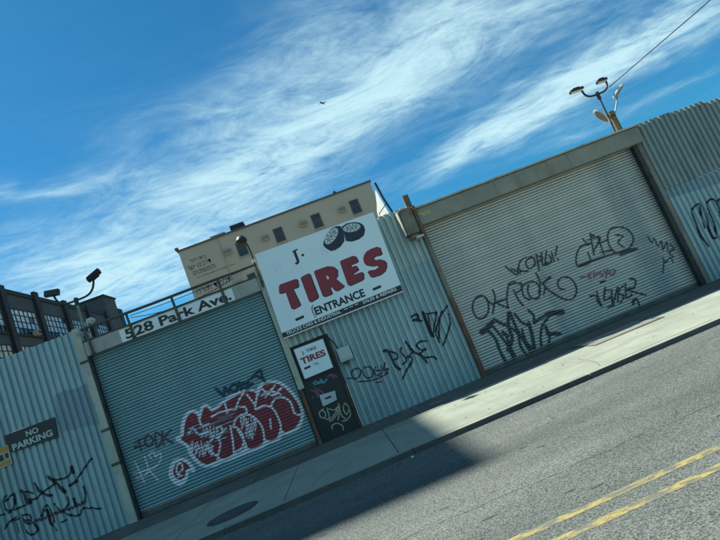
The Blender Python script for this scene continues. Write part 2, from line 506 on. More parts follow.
# ---- flat print: text and polygons laid on a vertical face at depth y
def text_shape(body, x0, x1, z0, z1, y, bold=0.0, shear=0.0, slope=0.0):
    cu = bpy.data.curves.new('txt', 'FONT')
    cu.body = body
    cu.size = 1.0
    cu.offset = bold
    cu.resolution_u = 4
    ob = bpy.data.objects.new('txt', cu)
    col.objects.link(ob)
    bpy.context.view_layer.update()
    dg = bpy.context.evaluated_depsgraph_get()
    me = bpy.data.meshes.new_from_object(ob.evaluated_get(dg))
    co = np.array([v.co[:] for v in me.vertices])
    F = [tuple(p.vertices) for p in me.polygons]
    bpy.data.objects.remove(ob)
    bpy.data.curves.remove(cu)
    bpy.data.meshes.remove(me)
    mn, mx = co.min(0), co.max(0)
    u = (co[:, 0] - mn[0]) / (mx[0] - mn[0])
    v = (co[:, 1] - mn[1]) / max(mx[1] - mn[1], 1e-6)
    X = x0 + u * (x1 - x0) + shear * v * (z1 - z0)
    Z = z0 + v * (z1 - z0) + slope * u
    return [(float(a), y, float(b)) for a, b in zip(X, Z)], F


def islands(shape):
    V, F = shape
    par = list(range(len(V)))

    def find(a):
        while par[a] != a:
            par[a] = par[par[a]]
            a = par[a]
        return a
    for f in F:
        for i in f[1:]:
            par[find(i)] = find(f[0])
    groups = {}
    for f in F:
        groups.setdefault(find(f[0]), []).append(f)
    out = []
    for fs in groups.values():
        used = sorted({i for f in fs for i in f})
        mp = {a: k for k, a in enumerate(used)}
        out.append(([V[i] for i in used], [tuple(mp[i] for i in f) for f in fs]))
    return sorted(out, key=lambda s_: min(v[0] for v in s_[0]))


def letters(name, shape, mat, parent):
    for sh in islands(shape):
        part(name, sh, mat, parent)


def poly_shape(pts, y, dx=0.0, dz=0.0):
    return [(p[0] + dx, y, p[1] + dz) for p in pts], [tuple(range(len(pts)))]


# ---- spray paint: rasterised on the relief of the surface that carries it
PITCH = 0.127                        # corrugation
PROF = [(0.0, 0.0), (0.062, 0.0), (0.080, 0.040), (0.109, 0.040), (0.127, 0.0)]


def corr_y(x):
    t = np.mod(x, PITCH)
    return np.interp(t, [p[0] for p in PROF], [p[1] for p in PROF])


SLAT = 0.0605
SHUT_Z0 = 0.24


SLOT = 0.21                          # lower part of every slat is the open joint
SLAT_T = [.21, .315, .42, .49, .56, .63, .70, .775, .85, .925, .998]
SLAT_P = [(.21, -.003), (.42, -.011), (.56, -.0145), (.70, -.0145), (.85, -.010), (.998, -.001)]


def slat_y(z):
    t = np.mod(z - SHUT_Z0 + 1e-7, SLAT) / SLAT
    return np.interp(t, [p[0] for p in SLAT_P], [p[1] for p in SLAT_P])


def seg_cover(mask, X, Z, pts, rad):
    for (a, b) in zip(pts[:-1], pts[1:]):
        a = np.array(a)
        b = np.array(b)
        r2 = rad * 1.6
        i0, i1 = np.searchsorted(X, [min(a[0], b[0]) - r2, max(a[0], b[0]) + r2])
        j0, j1 = np.searchsorted(Z, [min(a[1], b[1]) - r2, max(a[1], b[1]) + r2])
        if i1 <= i0 or j1 <= j0:
            continue
        gx, gz = np.meshgrid(X[i0:i1], Z[j0:j1], indexing='ij')
        d = b - a
        L = max(d @ d, 1e-9)
        t = np.clip(((gx - a[0]) * d[0] + (gz - a[1]) * d[1]) / L, 0, 1)
        dist = np.hypot(gx - a[0] - t * d[0], gz - a[1] - t * d[1])
        lim = rad * (1 + 0.14 * rng.standard_normal(dist.shape))
        mask[i0:i1, j0:j1] |= dist < lim


def smooth_path(pts):
    """Catmull-Rom so that hand strokes bend instead of kinking."""
    if len(pts) < 3:
        return pts
    P = [np.array(p) for p in pts]
    closed = np.allclose(P[0], P[-1])
    out = []
    n = len(P)
    for i in range(n - 1):
        p0 = P[i - 1] if i > 0 else (P[-2] if closed else P[0])
        p1, p2 = P[i], P[i + 1]
        p3 = P[i + 2] if i + 2 < n else (P[1] if closed else P[-1])
        for t in (0, .25, .5, .75):
            out.append(0.5 * ((2 * p1) + (-p0 + p2) * t + (2 * p0 - 5 * p1 + 4 * p2 - p3) * t * t + (-p0 + 3 * p1 - 3 * p2 + p3) * t ** 3))
    out.append(P[-1])
    return [tuple(p) for p in out]


def poly_cover(mask, X, Z, pts):
    gx, gz = np.meshgrid(X, Z, indexing='ij')
    ins = np.zeros(gx.shape, bool)
    n = len(pts)
    for i in range(n):
        (x1, z1), (x2, z2) = pts[i], pts[(i + 1) % n]
        c = ((z1 > gz) != (z2 > gz))
        xi = (x2 - x1) * (gz - z1) / ((z2 - z1) if abs(z2 - z1) > 1e-9 else 1e-9) + x1
        ins ^= c & (gx < xi)
    mask |= ins


def paint(name, parent, mat, relief, y0, strokes=(), polys=(), off=0.003, cell=0.009, drop=0.0, curve=True, xlim=None, label=None):
    pts_all = [p for w, s in strokes for p in s] + [p for q in polys for p in q]
    wmax = max([w for w, s in strokes], default=0.05)
    xs0, xs1 = min(p[0] for p in pts_all) - wmax, max(p[0] for p in pts_all) + wmax
    zs0, zs1 = min(p[1] for p in pts_all) - wmax, max(p[1] for p in pts_all) + wmax
    if xlim:
        xs0, xs1 = max(xs0, xlim[0]), min(xs1, xlim[1])
    zs0 = max(zs0, 0.20)
    if relief == 'corr':
        k0, k1 = int(math.floor(xs0 / PITCH)), int(math.ceil(xs1 / PITCH))
        loc = [0, .0089, .0177, .0266, .0354, .0443, .0531, .062, .071, .080, .0873, .0945, .1017, .109, .118]
        xe = np.array([k * PITCH + l for k in range(k0, k1 + 1) for l in loc])
        xe = xe[(xe >= xs0) & (xe <= xs1)]
        ze = np.arange(zs0, zs1, cell)
        yy = lambda x, z: y0 + corr_y(x) - off
    elif relief == 'slat':
        xe = np.arange(xs0, xs1, cell)
        k0, k1 = int(math.floor((zs0 - SHUT_Z0) / SLAT)), int(math.ceil((zs1 - SHUT_Z0) / SLAT))
        ze = np.array([SHUT_Z0 + (k + t_) * SLAT for k in range(k0, k1 + 1) for t_ in SLAT_T])
        ze = ze[(ze >= zs0) & (ze <= zs1)]
        yy = lambda x, z: y0 + slat_y(z) - off
    else:
        xe, ze = np.arange(xs0, xs1, cell), np.arange(zs0, zs1, cell)
        yy = lambda x, z: y0 - off + 0 * x
    X, Z = (xe[:-1] + xe[1:]) / 2, (ze[:-1] + ze[1:]) / 2
    mask = np.zeros((len(X), len(Z)), bool)
    for w, s in strokes:
        seg_cover(mask, X, Z, smooth_path(s) if curve else s, w / 2)
    for q in polys:
        poly_cover(mask, X, Z, q)
    if drop > 0:
        mask &= rng.random(mask.shape) > drop
    if relief == 'slat':              # paint does not reach into the open joints
        mask &= (np.mod(Z - SHUT_Z0, SLAT) / SLAT > SLOT)[None, :]
    ii, jj = np.nonzero(mask)
    nz = len(ze)
    quad = np.stack([ii * nz + jj, (ii + 1) * nz + jj, (ii + 1) * nz + jj + 1, ii * nz + jj + 1], 1)
    used, inv = np.unique(quad, return_inverse=True)
    inv = inv.reshape(quad.shape)
    vx, vz = xe[used // nz], ze[used % nz]
    w = world_loc(parent)
    V = np.stack([vx - w.x, yy(vx, vz) - w.y, vz - w.z], 1)
    me = bpy.data.meshes.new(name)
    me.from_pydata(V.tolist(), [], inv.tolist())
    me.materials.append(MAT[mat])
    o = link(name, me, parent)
    if label:
        o['label'] = label
    return o


# hand-drawn marks, (stroke width, points) in metres along the wall and above the road
G = {
 'tag_oxyrok': [(0.045,[(3.301,1.671),(3.135,1.642),(3.032,1.496),(3.027,1.312),(3.124,1.229),(3.283,1.286),(3.37,1.438),(3.378,1.585),(3.301,1.671)]),(0.045,[(3.38,1.547),(3.459,1.422),(3.595,1.425),(3.78,1.409)]),(0.045,[(3.581,1.694),(3.558,1.514),(3.38,1.247)]),(0.045,[(3.573,1.377),(3.708,1.249)]),(0.045,[(3.733,1.221),(3.773,1.393),(3.951,1.682),(4.099,1.682)]),(0.045,[(3.954,1.662),(4.183,1.611),(4.164,1.485),(3.996,1.456)]),(0.045,[(3.992,1.533),(4.003,1.303),(4.05,1.153)]),(0.045,[(4.2,1.604),(4.138,1.344),(4.233,1.213)]),(0.045,[(4.334,1.514),(4.258,1.392),(4.281,1.232),(4.42,1.196),(4.52,1.327),(4.514,1.482),(4.397,1.565),(4.218,1.559)]),(0.045,[(4.588,1.682),(4.581,1.456),(4.457,1.276)]),(0.06,[(4.833,1.491),(4.63,1.436)]),(0.045,[(4.623,1.42),(4.686,1.262),(4.824,1.057),(4.992,0.915),(5.163,0.943),(5.265,1.113),(5.225,1.319),(5.066,1.4),(4.937,1.336),(4.917,1.21),(5.004,1.146)]),(0.045,[(4.65,1.353),(4.542,1.205)])],
 'tag_thick': [(0.12,[(3.005,0.975),(3.147,1.011),(3.289,1.079)]),(0.075,[(3.136,0.985),(3.216,0.739),(3.203,0.501),(3.227,0.204)]),(0.06,[(3.273,1.008),(3.347,0.749),(3.399,0.514),(3.401,0.241),(3.452,0.145)]),(0.075,[(3.353,1.115),(3.48,0.973),(3.592,0.867)]),(0.085,[(3.698,1.135),(3.578,0.873),(3.551,0.638),(3.439,0.498),(3.364,0.437)]),(0.075,[(3.725,1.124),(3.715,0.788),(3.74,0.563),(3.797,0.205)]),(0.06,[(3.592,0.867),(3.694,0.673),(3.641,0.419),(3.693,0.185)]),(0.06,[(3.808,1.061),(3.872,0.85),(3.983,0.744)]),(0.085,[(4.008,0.796),(3.965,0.566),(3.899,0.286)]),(0.06,[(4.104,1.038),(4.164,0.89),(4.103,0.759)]),(0.06,[(3.812,0.719),(3.785,0.453),(3.875,0.235)]),(0.07,[(4.11,0.74),(4.262,0.789),(4.497,0.806)]),(0.13,[(4.466,0.809),(4.757,0.738)]),(0.06,[(4.478,0.766),(4.255,0.637),(4.129,0.471),(4.046,0.259)]),(0.075,[(4.298,0.589),(4.291,0.438)]),(0.09,[(4.275,0.438),(4.508,0.352)]),(0.06,[(4.293,0.375),(4.169,0.179)]),(0.1,[(3.417,0.798),(3.474,0.714)]),(0.06,[(3.455,0.706),(3.439,0.498),(3.451,0.281)])],
 'tag_cops': [(0.04,[(4.54,2.066),(4.381,2.041),(4.278,1.88),(4.391,1.807)]),(0.04,[(4.616,2.037),(4.48,1.974),(4.488,1.826),(4.637,1.855),(4.679,1.984),(4.616,2.037)]),(0.04,[(4.764,2.038),(4.677,1.724)]),(0.04,[(4.753,2.013),(4.867,1.94),(4.73,1.877)]),(0.04,[(4.888,2.048),(4.798,1.793),(4.921,1.803)]),(0.04,[(5.0,2.034),(4.848,1.773),(5.008,1.798),(5.016,1.94)]),(0.04,[(5.089,1.97),(5.058,1.779)]),(0.04,[(5.259,2.051),(5.13,1.867)]),(0.04,[(5.157,1.798),(5.151,1.76)]),(0.04,[(4.037,2.059),(4.183,1.801),(4.264,1.914)]),(0.04,[(4.139,1.962),(4.269,1.797)]),(0.04,[(4.287,1.836),(4.441,1.787)])],
 'tag_circle': [(0.042,[(5.983,1.83),(5.755,1.859),(5.571,1.725),(5.489,1.495),(5.777,1.471),(5.822,1.686)]),(0.042,[(6.054,2.038),(5.925,1.588)]),(0.07,[(6.048,1.999),(6.099,1.98)]),(0.042,[(5.853,1.998),(5.894,1.834)]),(0.042,[(5.943,1.933),(6.222,1.885),(5.924,1.647)]),(0.042,[(6.171,1.904),(6.128,1.509)]),(0.042,[(6.072,1.766),(6.351,1.776)]),(0.042,[(6.076,1.588),(6.355,1.539)]),(0.042,[(6.539,1.97),(6.783,1.906),(6.9,1.712),(6.838,1.529),(6.597,1.416),(6.381,1.47),(6.327,1.667),(6.4,1.875),(6.539,1.97)]),(0.042,[(6.554,1.816),(6.695,1.732),(6.531,1.647),(6.609,1.499)]),(0.055,[(5.489,1.495),(6.078,1.47),(6.546,1.435),(6.852,1.376),(6.458,1.381)])],
 'tag_red': [(0.04,[(5.434,1.257),(5.646,1.203)]),(0.04,[(5.707,1.266),(5.596,1.223),(5.648,1.145)]),(0.04,[(5.769,1.271),(5.71,1.149),(5.833,1.217)]),(0.04,[(5.92,1.212),(5.846,1.183),(5.91,1.129),(5.836,1.1)]),(0.04,[(5.983,1.216),(5.982,1.13),(6.064,1.197),(5.946,1.057)]),(0.04,[(6.134,1.158),(6.048,1.104),(6.111,1.051),(6.198,1.104),(6.134,1.158)])],
 'tag_denser': [(0.045,[(5.458,0.818),(5.583,0.769),(5.589,0.54),(5.548,0.698)]),(0.045,[(5.63,0.865),(5.576,0.574)]),(0.045,[(5.841,0.869),(5.698,0.639),(5.846,0.638)]),(0.045,[(5.78,0.806),(5.892,0.791)]),(0.045,[(5.942,0.772),(5.837,0.5),(6.092,0.771),(5.949,0.484)]),(0.045,[(6.205,0.755),(6.044,0.675),(6.133,0.554),(5.999,0.465)]),(0.045,[(6.279,0.784),(6.172,0.511),(6.296,0.519)]),(0.045,[(6.244,0.654),(6.343,0.672)]),(0.045,[(6.403,0.85),(6.517,0.777),(6.419,0.643),(6.269,0.644),(6.573,0.411)]),(0.045,[(6.224,0.376),(6.36,0.408),(6.339,0.189)]),(0.045,[(6.335,0.418),(6.225,0.319)]),(0.045,[(5.707,0.477),(5.85,0.466)]),(0.045,[(5.788,1.004),(5.9,0.989)])],
 'tag_small': [(0.035,[(7.209,1.533),(7.222,1.38),(7.312,1.434)]),(0.035,[(7.325,1.4),(7.313,1.256),(7.441,1.325),(7.377,1.143),(7.531,1.261),(7.467,1.079)]),(0.035,[(7.57,1.216),(7.621,1.078),(7.48,1.044),(7.531,0.907)]),(0.035,[(7.301,0.996),(7.301,0.879),(7.455,0.937),(7.455,0.819)]),(0.035,[(7.301,0.937),(7.15,0.705)])],
 'tag_loops': [(0.04,[(8.295,0.853),(8.259,1.132),(8.288,1.477),(8.318,1.675),(8.473,1.766),(8.583,1.736),(8.574,1.487),(8.492,1.16),(8.49,0.983),(8.57,0.982),(8.649,1.219),(8.68,1.566),(8.735,1.726),(8.88,1.762),(8.93,1.621),(8.885,1.308)]),(0.04,[(8.967,1.667),(9.143,1.722),(9.205,1.546),(9.119,1.218)]),(0.04,[(8.538,1.711),(8.47,1.467),(8.415,1.249)])],
 'tag_doer': [(0.036,[(0.223,1.222),(0.34,1.246),(0.405,1.184),(0.354,1.099),(0.246,1.054),(0.202,1.124),(0.223,1.222)]),(0.036,[(0.421,1.178),(0.434,1.032),(0.537,0.974),(0.626,1.061),(0.585,1.184),(0.464,1.196)]),(0.036,[(0.709,1.134),(0.642,1.055),(0.673,0.955),(0.797,0.993),(0.809,1.112)]),(0.036,[(0.679,1.058),(0.778,1.036)]),(0.036,[(0.912,1.143),(0.84,1.011),(0.931,1.011),(0.847,0.938)]),(0.036,[(0.275,0.99),(0.565,0.91),(0.893,0.92)]),(0.036,[(0.098,1.131),(0.175,1.1)]),(0.036,[(0.609,0.84),(0.708,0.818)])],
 'tag_psae': [(0.065,[(0.984,1.364),(1.056,1.317),(1.08,1.022),(1.143,0.909)]),(0.042,[(1.046,1.339),(1.184,1.231),(1.178,1.126),(1.056,1.139)]),(0.042,[(1.338,1.295),(1.291,1.224),(1.337,1.027),(1.227,0.982)]),(0.055,[(1.462,1.372),(1.527,1.131),(1.643,1.013),(1.695,0.832)]),(0.042,[(1.378,1.082),(1.46,1.014),(1.349,0.88)]),(0.042,[(1.527,1.131),(1.372,1.067)]),(0.042,[(1.863,1.231),(1.73,1.266),(1.635,1.214),(1.697,1.099),(1.789,1.099)]),(0.042,[(1.782,1.083),(1.655,1.044),(1.702,0.936),(1.866,0.889),(1.909,0.818)]),(0.042,[(1.419,0.959),(1.205,0.796),(1.136,0.717)])],
 'tag_mtk': [(0.045,[(1.768,1.796),(1.883,1.806),(1.882,1.715),(1.773,1.721),(1.926,1.643)]),(0.06,[(2.024,1.788),(1.999,1.377),(2.03,1.274)]),(0.035,[(2.097,1.74),(2.018,1.334)]),(0.035,[(2.011,1.756),(2.28,1.687)]),(0.035,[(2.287,1.703),(2.049,1.321)]),(0.035,[(2.383,1.665),(2.11,1.333),(2.104,1.101)]),(0.035,[(2.543,1.732),(2.297,1.552),(2.094,1.122)]),(0.035,[(2.497,1.583),(2.435,1.351),(2.147,1.029)])],
 'tag_left_upper': [(0.042,[(-6.838,1.196),(-6.776,1.183)]),(0.042,[(-6.669,1.483),(-6.721,1.385),(-6.707,1.247),(-6.654,1.2)]),(0.042,[(-6.68,1.395),(-6.517,1.462),(-6.564,1.242),(-6.688,1.174)]),(0.042,[(-6.566,1.19),(-6.343,1.191)]),(0.07,[(-6.371,1.469),(-6.323,1.356),(-6.329,1.239),(-6.274,1.203)]),(0.042,[(-6.383,1.473),(-6.18,1.351)]),(0.042,[(-6.319,1.275),(-6.147,1.231),(-6.026,1.288),(-5.74,1.359)]),(0.055,[(-6.109,1.509),(-6.026,1.288),(-5.873,1.173)]),(0.065,[(-5.848,1.538),(-5.736,1.371),(-5.63,1.14)]),(0.042,[(-5.734,1.424),(-5.572,1.386),(-5.44,1.426),(-5.392,1.543),(-5.388,1.419)]),(0.042,[(-5.003,1.535),(-5.19,1.407),(-5.38,1.267),(-5.512,1.226)]),(0.055,[(-5.513,1.222),(-5.359,1.245)])],
 'tag_left_lower': [(0.035,[(-6.729,1.02),(-6.563,1.057)]),(0.035,[(-6.486,1.052),(-6.432,0.872)]),(0.035,[(-6.486,1.052),(-6.333,0.989),(-6.336,0.885)]),(0.035,[(-6.152,0.889),(-6.083,0.993),(-5.992,1.035),(-5.945,0.831),(-5.955,0.703)]),(0.035,[(-5.879,1.015),(-5.783,0.844),(-5.682,0.736),(-5.571,0.664),(-5.466,0.661),(-5.39,0.736),(-5.109,0.608)]),(0.035,[(-5.619,1.042),(-5.63,0.914),(-5.747,0.829)]),(0.035,[(-5.519,0.975),(-5.507,0.837)]),(0.035,[(-5.277,1.117),(-5.284,0.959),(-5.331,0.845)]),(0.035,[(-6.816,0.932),(-6.724,1.012),(-6.538,1.007)]),(0.035,[(-6.607,1.012),(-6.602,0.774)]),(0.035,[(-6.474,0.981),(-6.494,0.824),(-6.403,0.646),(-6.275,0.687),(-6.323,0.848),(-6.438,0.943)]),(0.035,[(-6.139,0.915),(-6.03,0.966),(-6.027,0.727),(-5.958,0.557)]),(0.035,[(-5.837,0.649),(-5.739,0.657)])],
 'tag_left_maroon': [(0.03,[(-6.406,0.872),(-6.381,0.828),(-6.333,0.87),(-6.308,0.827),(-6.26,0.868),(-6.236,0.825),(-6.187,0.866),(-6.163,0.823),(-6.114,0.865),(-6.09,0.821),(-6.041,0.863),(-6.017,0.819),(-5.968,0.861),(-5.943,0.818),(-5.895,0.859),(-5.87,0.816),(-5.821,0.857),(-5.797,0.814),(-5.748,0.856),(-5.723,0.812),(-5.674,0.854),(-5.65,0.81),(-5.6,0.852),(-5.576,0.808),(-5.526,0.85),(-5.502,0.807),(-5.453,0.848),(-5.428,0.805),(-5.378,0.847),(-5.354,0.803),(-5.304,0.845)])],
 'tag_door_cream': [(0.022,[(-0.562,0.756),(-0.655,0.725),(-0.666,0.637),(-0.602,0.589),(-0.551,0.66),(-0.59,0.744)]),(0.022,[(-0.493,0.751),(-0.498,0.616),(-0.524,0.489),(-0.42,0.516),(-0.284,0.622),(-0.248,0.745)]),(0.022,[(-0.46,0.715),(-0.366,0.655),(-0.282,0.69),(-0.397,0.575),(-0.508,0.529),(-0.589,0.561)]),(0.022,[(-0.338,0.666),(-0.315,0.543),(-0.374,0.452)]),(0.022,[(-0.246,0.721),(-0.275,0.526),(-0.224,0.414)]),(0.022,[(-0.136,0.7),(-0.195,0.609),(-0.173,0.485),(-0.085,0.588),(-0.115,0.692)]),(0.022,[(-0.093,0.568),(-0.102,0.457),(-0.212,0.387),(-0.301,0.399)]),(0.022,[(-0.536,0.335),(-0.514,0.394),(-0.417,0.401),(-0.331,0.321),(-0.342,0.234)])],
 'tag_door_pink': [(0.02,[(-0.656,1.186),(-0.59,1.113),(-0.579,1.016)]),(0.02,[(-0.572,1.222),(-0.549,1.097),(-0.531,1.02)]),(0.02,[(-0.526,1.157),(-0.454,1.036),(-0.51,1.012)]),(0.02,[(-0.689,1.037),(-0.661,1.049)]),(0.02,[(-0.256,1.306),(-0.158,1.314),(-0.091,1.241)]),(0.02,[(-0.199,1.33),(-0.14,1.237)])],
 'tag_door_cyan': [(0.03,[(-0.569,1.291),(-0.503,1.311),(-0.467,1.25),(-0.399,1.305),(-0.381,1.227),(-0.296,1.264)]),(0.03,[(-0.546,1.258),(-0.418,1.254)])],
 'piece_outline': [(-3.417,1.279),(-3.307,1.313),(-3.248,1.467),(-3.141,1.623),(-2.997,1.673),(-2.887,1.621),(-2.862,1.519),(-2.782,1.659),(-2.687,1.681),(-2.57,1.554),(-2.279,1.639),(-2.046,1.667),(-1.825,1.66),(-1.674,1.568),(-1.542,1.65),(-1.341,1.639),(-1.144,1.503),(-1.005,1.211),(-0.959,0.949),(-1.0,0.764),(-1.143,0.601),(-1.405,0.575),(-1.479,0.617),(-1.571,0.542),(-1.82,0.544),(-1.95,0.518),(-2.225,0.534),(-2.544,0.534),(-2.735,0.553),(-2.878,0.541),(-3.042,0.58),(-3.17,0.69),(-3.263,0.915),(-3.274,1.083)],
 'piece_fill': [(-3.324,1.241),(-3.252,1.291),(-3.195,1.438),(-3.091,1.583),(-2.998,1.622),(-2.926,1.577),(-2.908,1.442),(-2.868,1.442),(-2.755,1.608),(-2.693,1.627),(-2.602,1.495),(-2.277,1.586),(-2.044,1.614),(-1.833,1.615),(-1.707,1.532),(-1.679,1.44),(-1.52,1.6),(-1.357,1.596),(-1.181,1.469),(-1.051,1.197),(-1.007,0.952),(-1.043,0.789),(-1.172,0.653),(-1.349,0.616),(-1.437,0.652),(-1.458,0.74),(-1.542,0.622),(-1.687,0.578),(-1.793,0.62),(-1.813,0.699),(-1.897,0.599),(-2.051,0.574),(-2.163,0.596),(-2.216,0.696),(-2.306,0.622),(-2.419,0.605),(-2.457,0.668),(-2.532,0.612),(-2.659,0.601),(-2.739,0.633),(-2.77,0.716),(-2.862,0.62),(-3.024,0.631),(-3.119,0.724),(-3.202,0.921),(-3.219,1.081)],
 'piece_lines': [(0.035,[(-2.893,1.484),(-2.882,1.34),(-2.748,1.326)]),(0.035,[(-2.327,1.557),(-2.347,1.384)]),(0.035,[(-2.157,1.409),(-2.054,1.529),(-1.915,1.635)]),(0.035,[(-1.874,1.579),(-1.795,1.344)]),(0.035,[(-2.098,1.405),(-1.991,1.363),(-1.987,1.26),(-2.065,1.211)]),(0.035,[(-2.653,1.427),(-2.464,1.452),(-2.163,1.391)]),(0.035,[(-2.297,1.125),(-2.225,1.215),(-2.059,1.229),(-1.924,1.155),(-1.826,0.975),(-1.806,0.808),(-1.851,0.628)]),(0.035,[(-1.615,1.618),(-1.728,1.419),(-1.809,1.249),(-1.648,1.245),(-1.512,1.171),(-1.456,0.987),(-1.462,0.749),(-1.561,0.59)]),(0.035,[(-1.505,1.188),(-1.389,1.283),(-1.233,1.261),(-1.123,1.116),(-1.123,0.894),(-1.029,0.816)]),(0.035,[(-2.344,1.104),(-2.251,1.027),(-2.207,0.811),(-2.303,0.652),(-2.432,0.626)]),(0.035,[(-2.38,1.118),(-2.41,0.893),(-2.479,0.606)]),(0.035,[(-1.613,1.454),(-1.409,1.454),(-1.249,1.329)]),(0.035,[(-1.557,1.554),(-1.399,1.368),(-1.186,1.446)]),(0.035,[(-1.555,1.39),(-1.298,1.532)]),(0.035,[(-2.223,0.541),(-2.214,0.735),(-2.263,0.992)]),(0.035,[(-3.18,1.281),(-3.057,1.351),(-2.988,1.204),(-2.784,1.162),(-2.767,1.036),(-2.89,0.968)]),(0.035,[(-2.942,0.989),(-2.804,0.698),(-2.663,0.876),(-2.65,1.029),(-2.462,1.111)]),(0.035,[(-1.606,0.967),(-1.652,0.786)]),(0.035,[(-2.637,1.182),(-2.555,1.189),(-2.556,1.07),(-2.68,1.001)])],
 'piece_scribble': [(0.022,[(-3.184,1.11),(-3.215,1.005),(-3.236,0.897)]),(0.022,[(-3.225,0.989),(-3.149,1.062)]),(0.022,[(-3.146,1.122),(-3.182,1.019),(-3.221,0.918)]),(0.022,[(-3.204,0.95),(-3.129,1.018)]),(0.022,[(-3.104,1.071),(-3.122,0.961),(-3.185,0.869)]),(0.022,[(-3.145,0.949),(-3.106,0.913)]),(0.022,[(-3.068,1.082),(-3.084,0.971),(-3.155,0.882)]),(0.022,[(-3.115,0.943),(-3.058,0.961)]),(0.022,[(-3.058,1.011),(-3.065,0.896),(-3.119,0.801)]),(0.022,[(-3.103,0.877),(-3.061,0.851)]),(0.022,[(-2.99,1.067),(-3.019,0.961),(-3.03,0.849)]),(0.022,[(-3.022,0.971),(-2.995,0.899)]),(0.022,[(-2.974,0.984),(-3.017,0.883),(-3.052,0.78)]),(0.022,[(-3.031,0.816),(-2.957,0.884)]),(0.022,[(-2.939,0.988),(-2.964,0.881),(-3.006,0.781)]),(0.022,[(-2.967,0.906),(-2.928,0.869)]),(0.022,[(-2.888,1.025),(-2.904,0.913),(-2.921,0.803)]),(0.022,[(-2.94,0.872),(-2.897,0.849)]),(0.022,[(-2.872,0.949),(-2.88,0.834),(-2.904,0.726)]),(0.022,[(-2.927,0.79),(-2.861,0.831)]),(0.022,[(-2.835,0.938),(-2.844,0.824),(-2.891,0.726)]),(0.022,[(-2.861,0.864),(-2.8,0.89)]),(0.022,[(-2.1,1.26),(-2.153,1.141),(-2.157,1.003)]),(0.022,[(-2.138,1.152),(-2.072,1.19)]),(0.022,[(-2.084,1.229),(-2.098,1.095),(-2.189,0.992)]),(0.022,[(-2.134,1.088),(-2.05,1.176)]),(0.022,[(-2.055,1.168),(-2.069,1.034),(-2.101,0.908)]),(0.022,[(-2.099,1.045),(-2.076,0.96)]),(0.022,[(-2.037,1.133),(-2.065,1.004),(-2.143,0.896)]),(0.022,[(-2.063,1.06),(-2.024,1.021)]),(0.022,[(-1.993,1.124),(-2.048,1.006),(-2.046,0.866)]),(0.022,[(-2.025,1.032),(-2.012,0.922)]),(0.022,[(-1.943,1.129),(-1.978,1.003),(-2.019,0.88)]),(0.022,[(-1.995,0.983),(-1.942,0.986)]),(0.022,[(-1.907,1.141),(-1.918,1.006),(-1.983,0.892)]),(0.022,[(-1.947,1.03),(-1.912,0.978)]),(0.022,[(-1.889,1.098),(-1.899,0.962),(-1.965,0.85)]),(0.022,[(-1.936,0.968),(-1.854,1.051)]),(0.022,[(-2.105,0.933),(-2.143,0.869),(-2.137,0.787)]),(0.022,[(-2.134,0.852),(-2.065,0.9)]),(0.022,[(-2.068,0.911),(-2.073,0.834),(-2.116,0.772)]),(0.022,[(-2.099,0.823),(-2.05,0.815)]),(0.022,[(-2.054,0.88),(-2.059,0.802),(-2.063,0.725)]),(0.022,[(-2.07,0.833),(-2.026,0.81)]),(0.022,[(-2.001,0.875),(-2.022,0.804),(-2.052,0.737)]),(0.022,[(-2.022,0.818),(-1.978,0.792)]),(0.022,[(-2.867,1.342),(-2.878,1.228),(-2.957,1.141)]),(0.022,[(-2.905,1.227),(-2.827,1.185)]),(0.022,[(-2.808,1.303),(-2.818,1.189),(-2.885,1.097)]),(0.022,[(-2.829,1.242),(-2.754,1.189)]),(0.022,[(-2.74,1.265),(-2.774,1.159),(-2.811,1.056)]),(0.022,[(-2.792,1.114),(-2.686,1.15)]),(0.022,[(-2.672,1.244),(-2.705,1.138),(-2.723,1.027)]),(0.022,[(-2.726,1.086),(-2.618,1.127)]),(0.022,[(-2.623,1.219),(-2.647,1.11),(-2.704,1.014)]),(0.022,[(-2.674,1.072),(-2.589,1.049)])],
 'piece_stripes': [(0.03,[(-3.145,1.386),(-2.927,1.386)]),(0.03,[(-3.183,1.33),(-2.947,1.326)]),(0.03,[(-3.023,1.218),(-2.27,1.202)]),(0.03,[(-2.953,1.309),(-2.283,1.279)]),(0.03,[(-2.726,1.04),(-2.445,1.045)]),(0.03,[(-2.971,1.138),(-2.659,1.119)]),(0.03,[(-3.22,1.278),(-3.044,1.274)]),(0.03,[(-2.75,0.97),(-2.516,0.955)]),(0.03,[(-2.542,1.343),(-2.226,1.328)])],
 'blob_outline': [(-3.734,0.753),(-3.619,0.899),(-3.476,0.907),(-3.361,0.828),(-3.285,0.654),(-3.306,0.59),(-3.39,0.64),(-3.468,0.507),(-3.596,0.444),(-3.704,0.52),(-3.75,0.654)],
 'blob_fill': [(-3.675,0.729),(-3.577,0.855),(-3.473,0.866),(-3.388,0.788),(-3.337,0.668),(-3.425,0.677),(-3.5,0.552),(-3.585,0.528),(-3.659,0.607)],
 'blob_lines': [(0.03,[(-3.61,0.703),(-3.557,0.814),(-3.473,0.813),(-3.497,0.69),(-3.605,0.668),(-3.556,0.615)]),(0.03,[(-3.61,0.604),(-3.526,0.603)])],
 'tag_hks': [(0.028,[(-4.289,1.177),(-4.257,0.965),(-4.234,0.726)]),(0.028,[(-4.368,0.977),(-4.003,0.928)]),(0.028,[(-4.084,1.193),(-4.086,0.929)]),(0.028,[(-4.187,0.871),(-3.945,0.954)]),(0.028,[(-4.086,0.929),(-3.981,0.689)]),(0.028,[(-3.976,1.116),(-4.001,1.193),(-3.909,1.222),(-3.893,1.116),(-3.795,1.16),(-3.823,1.021),(-3.95,0.94)]),(0.028,[(-4.352,0.872),(-4.241,0.86)])],
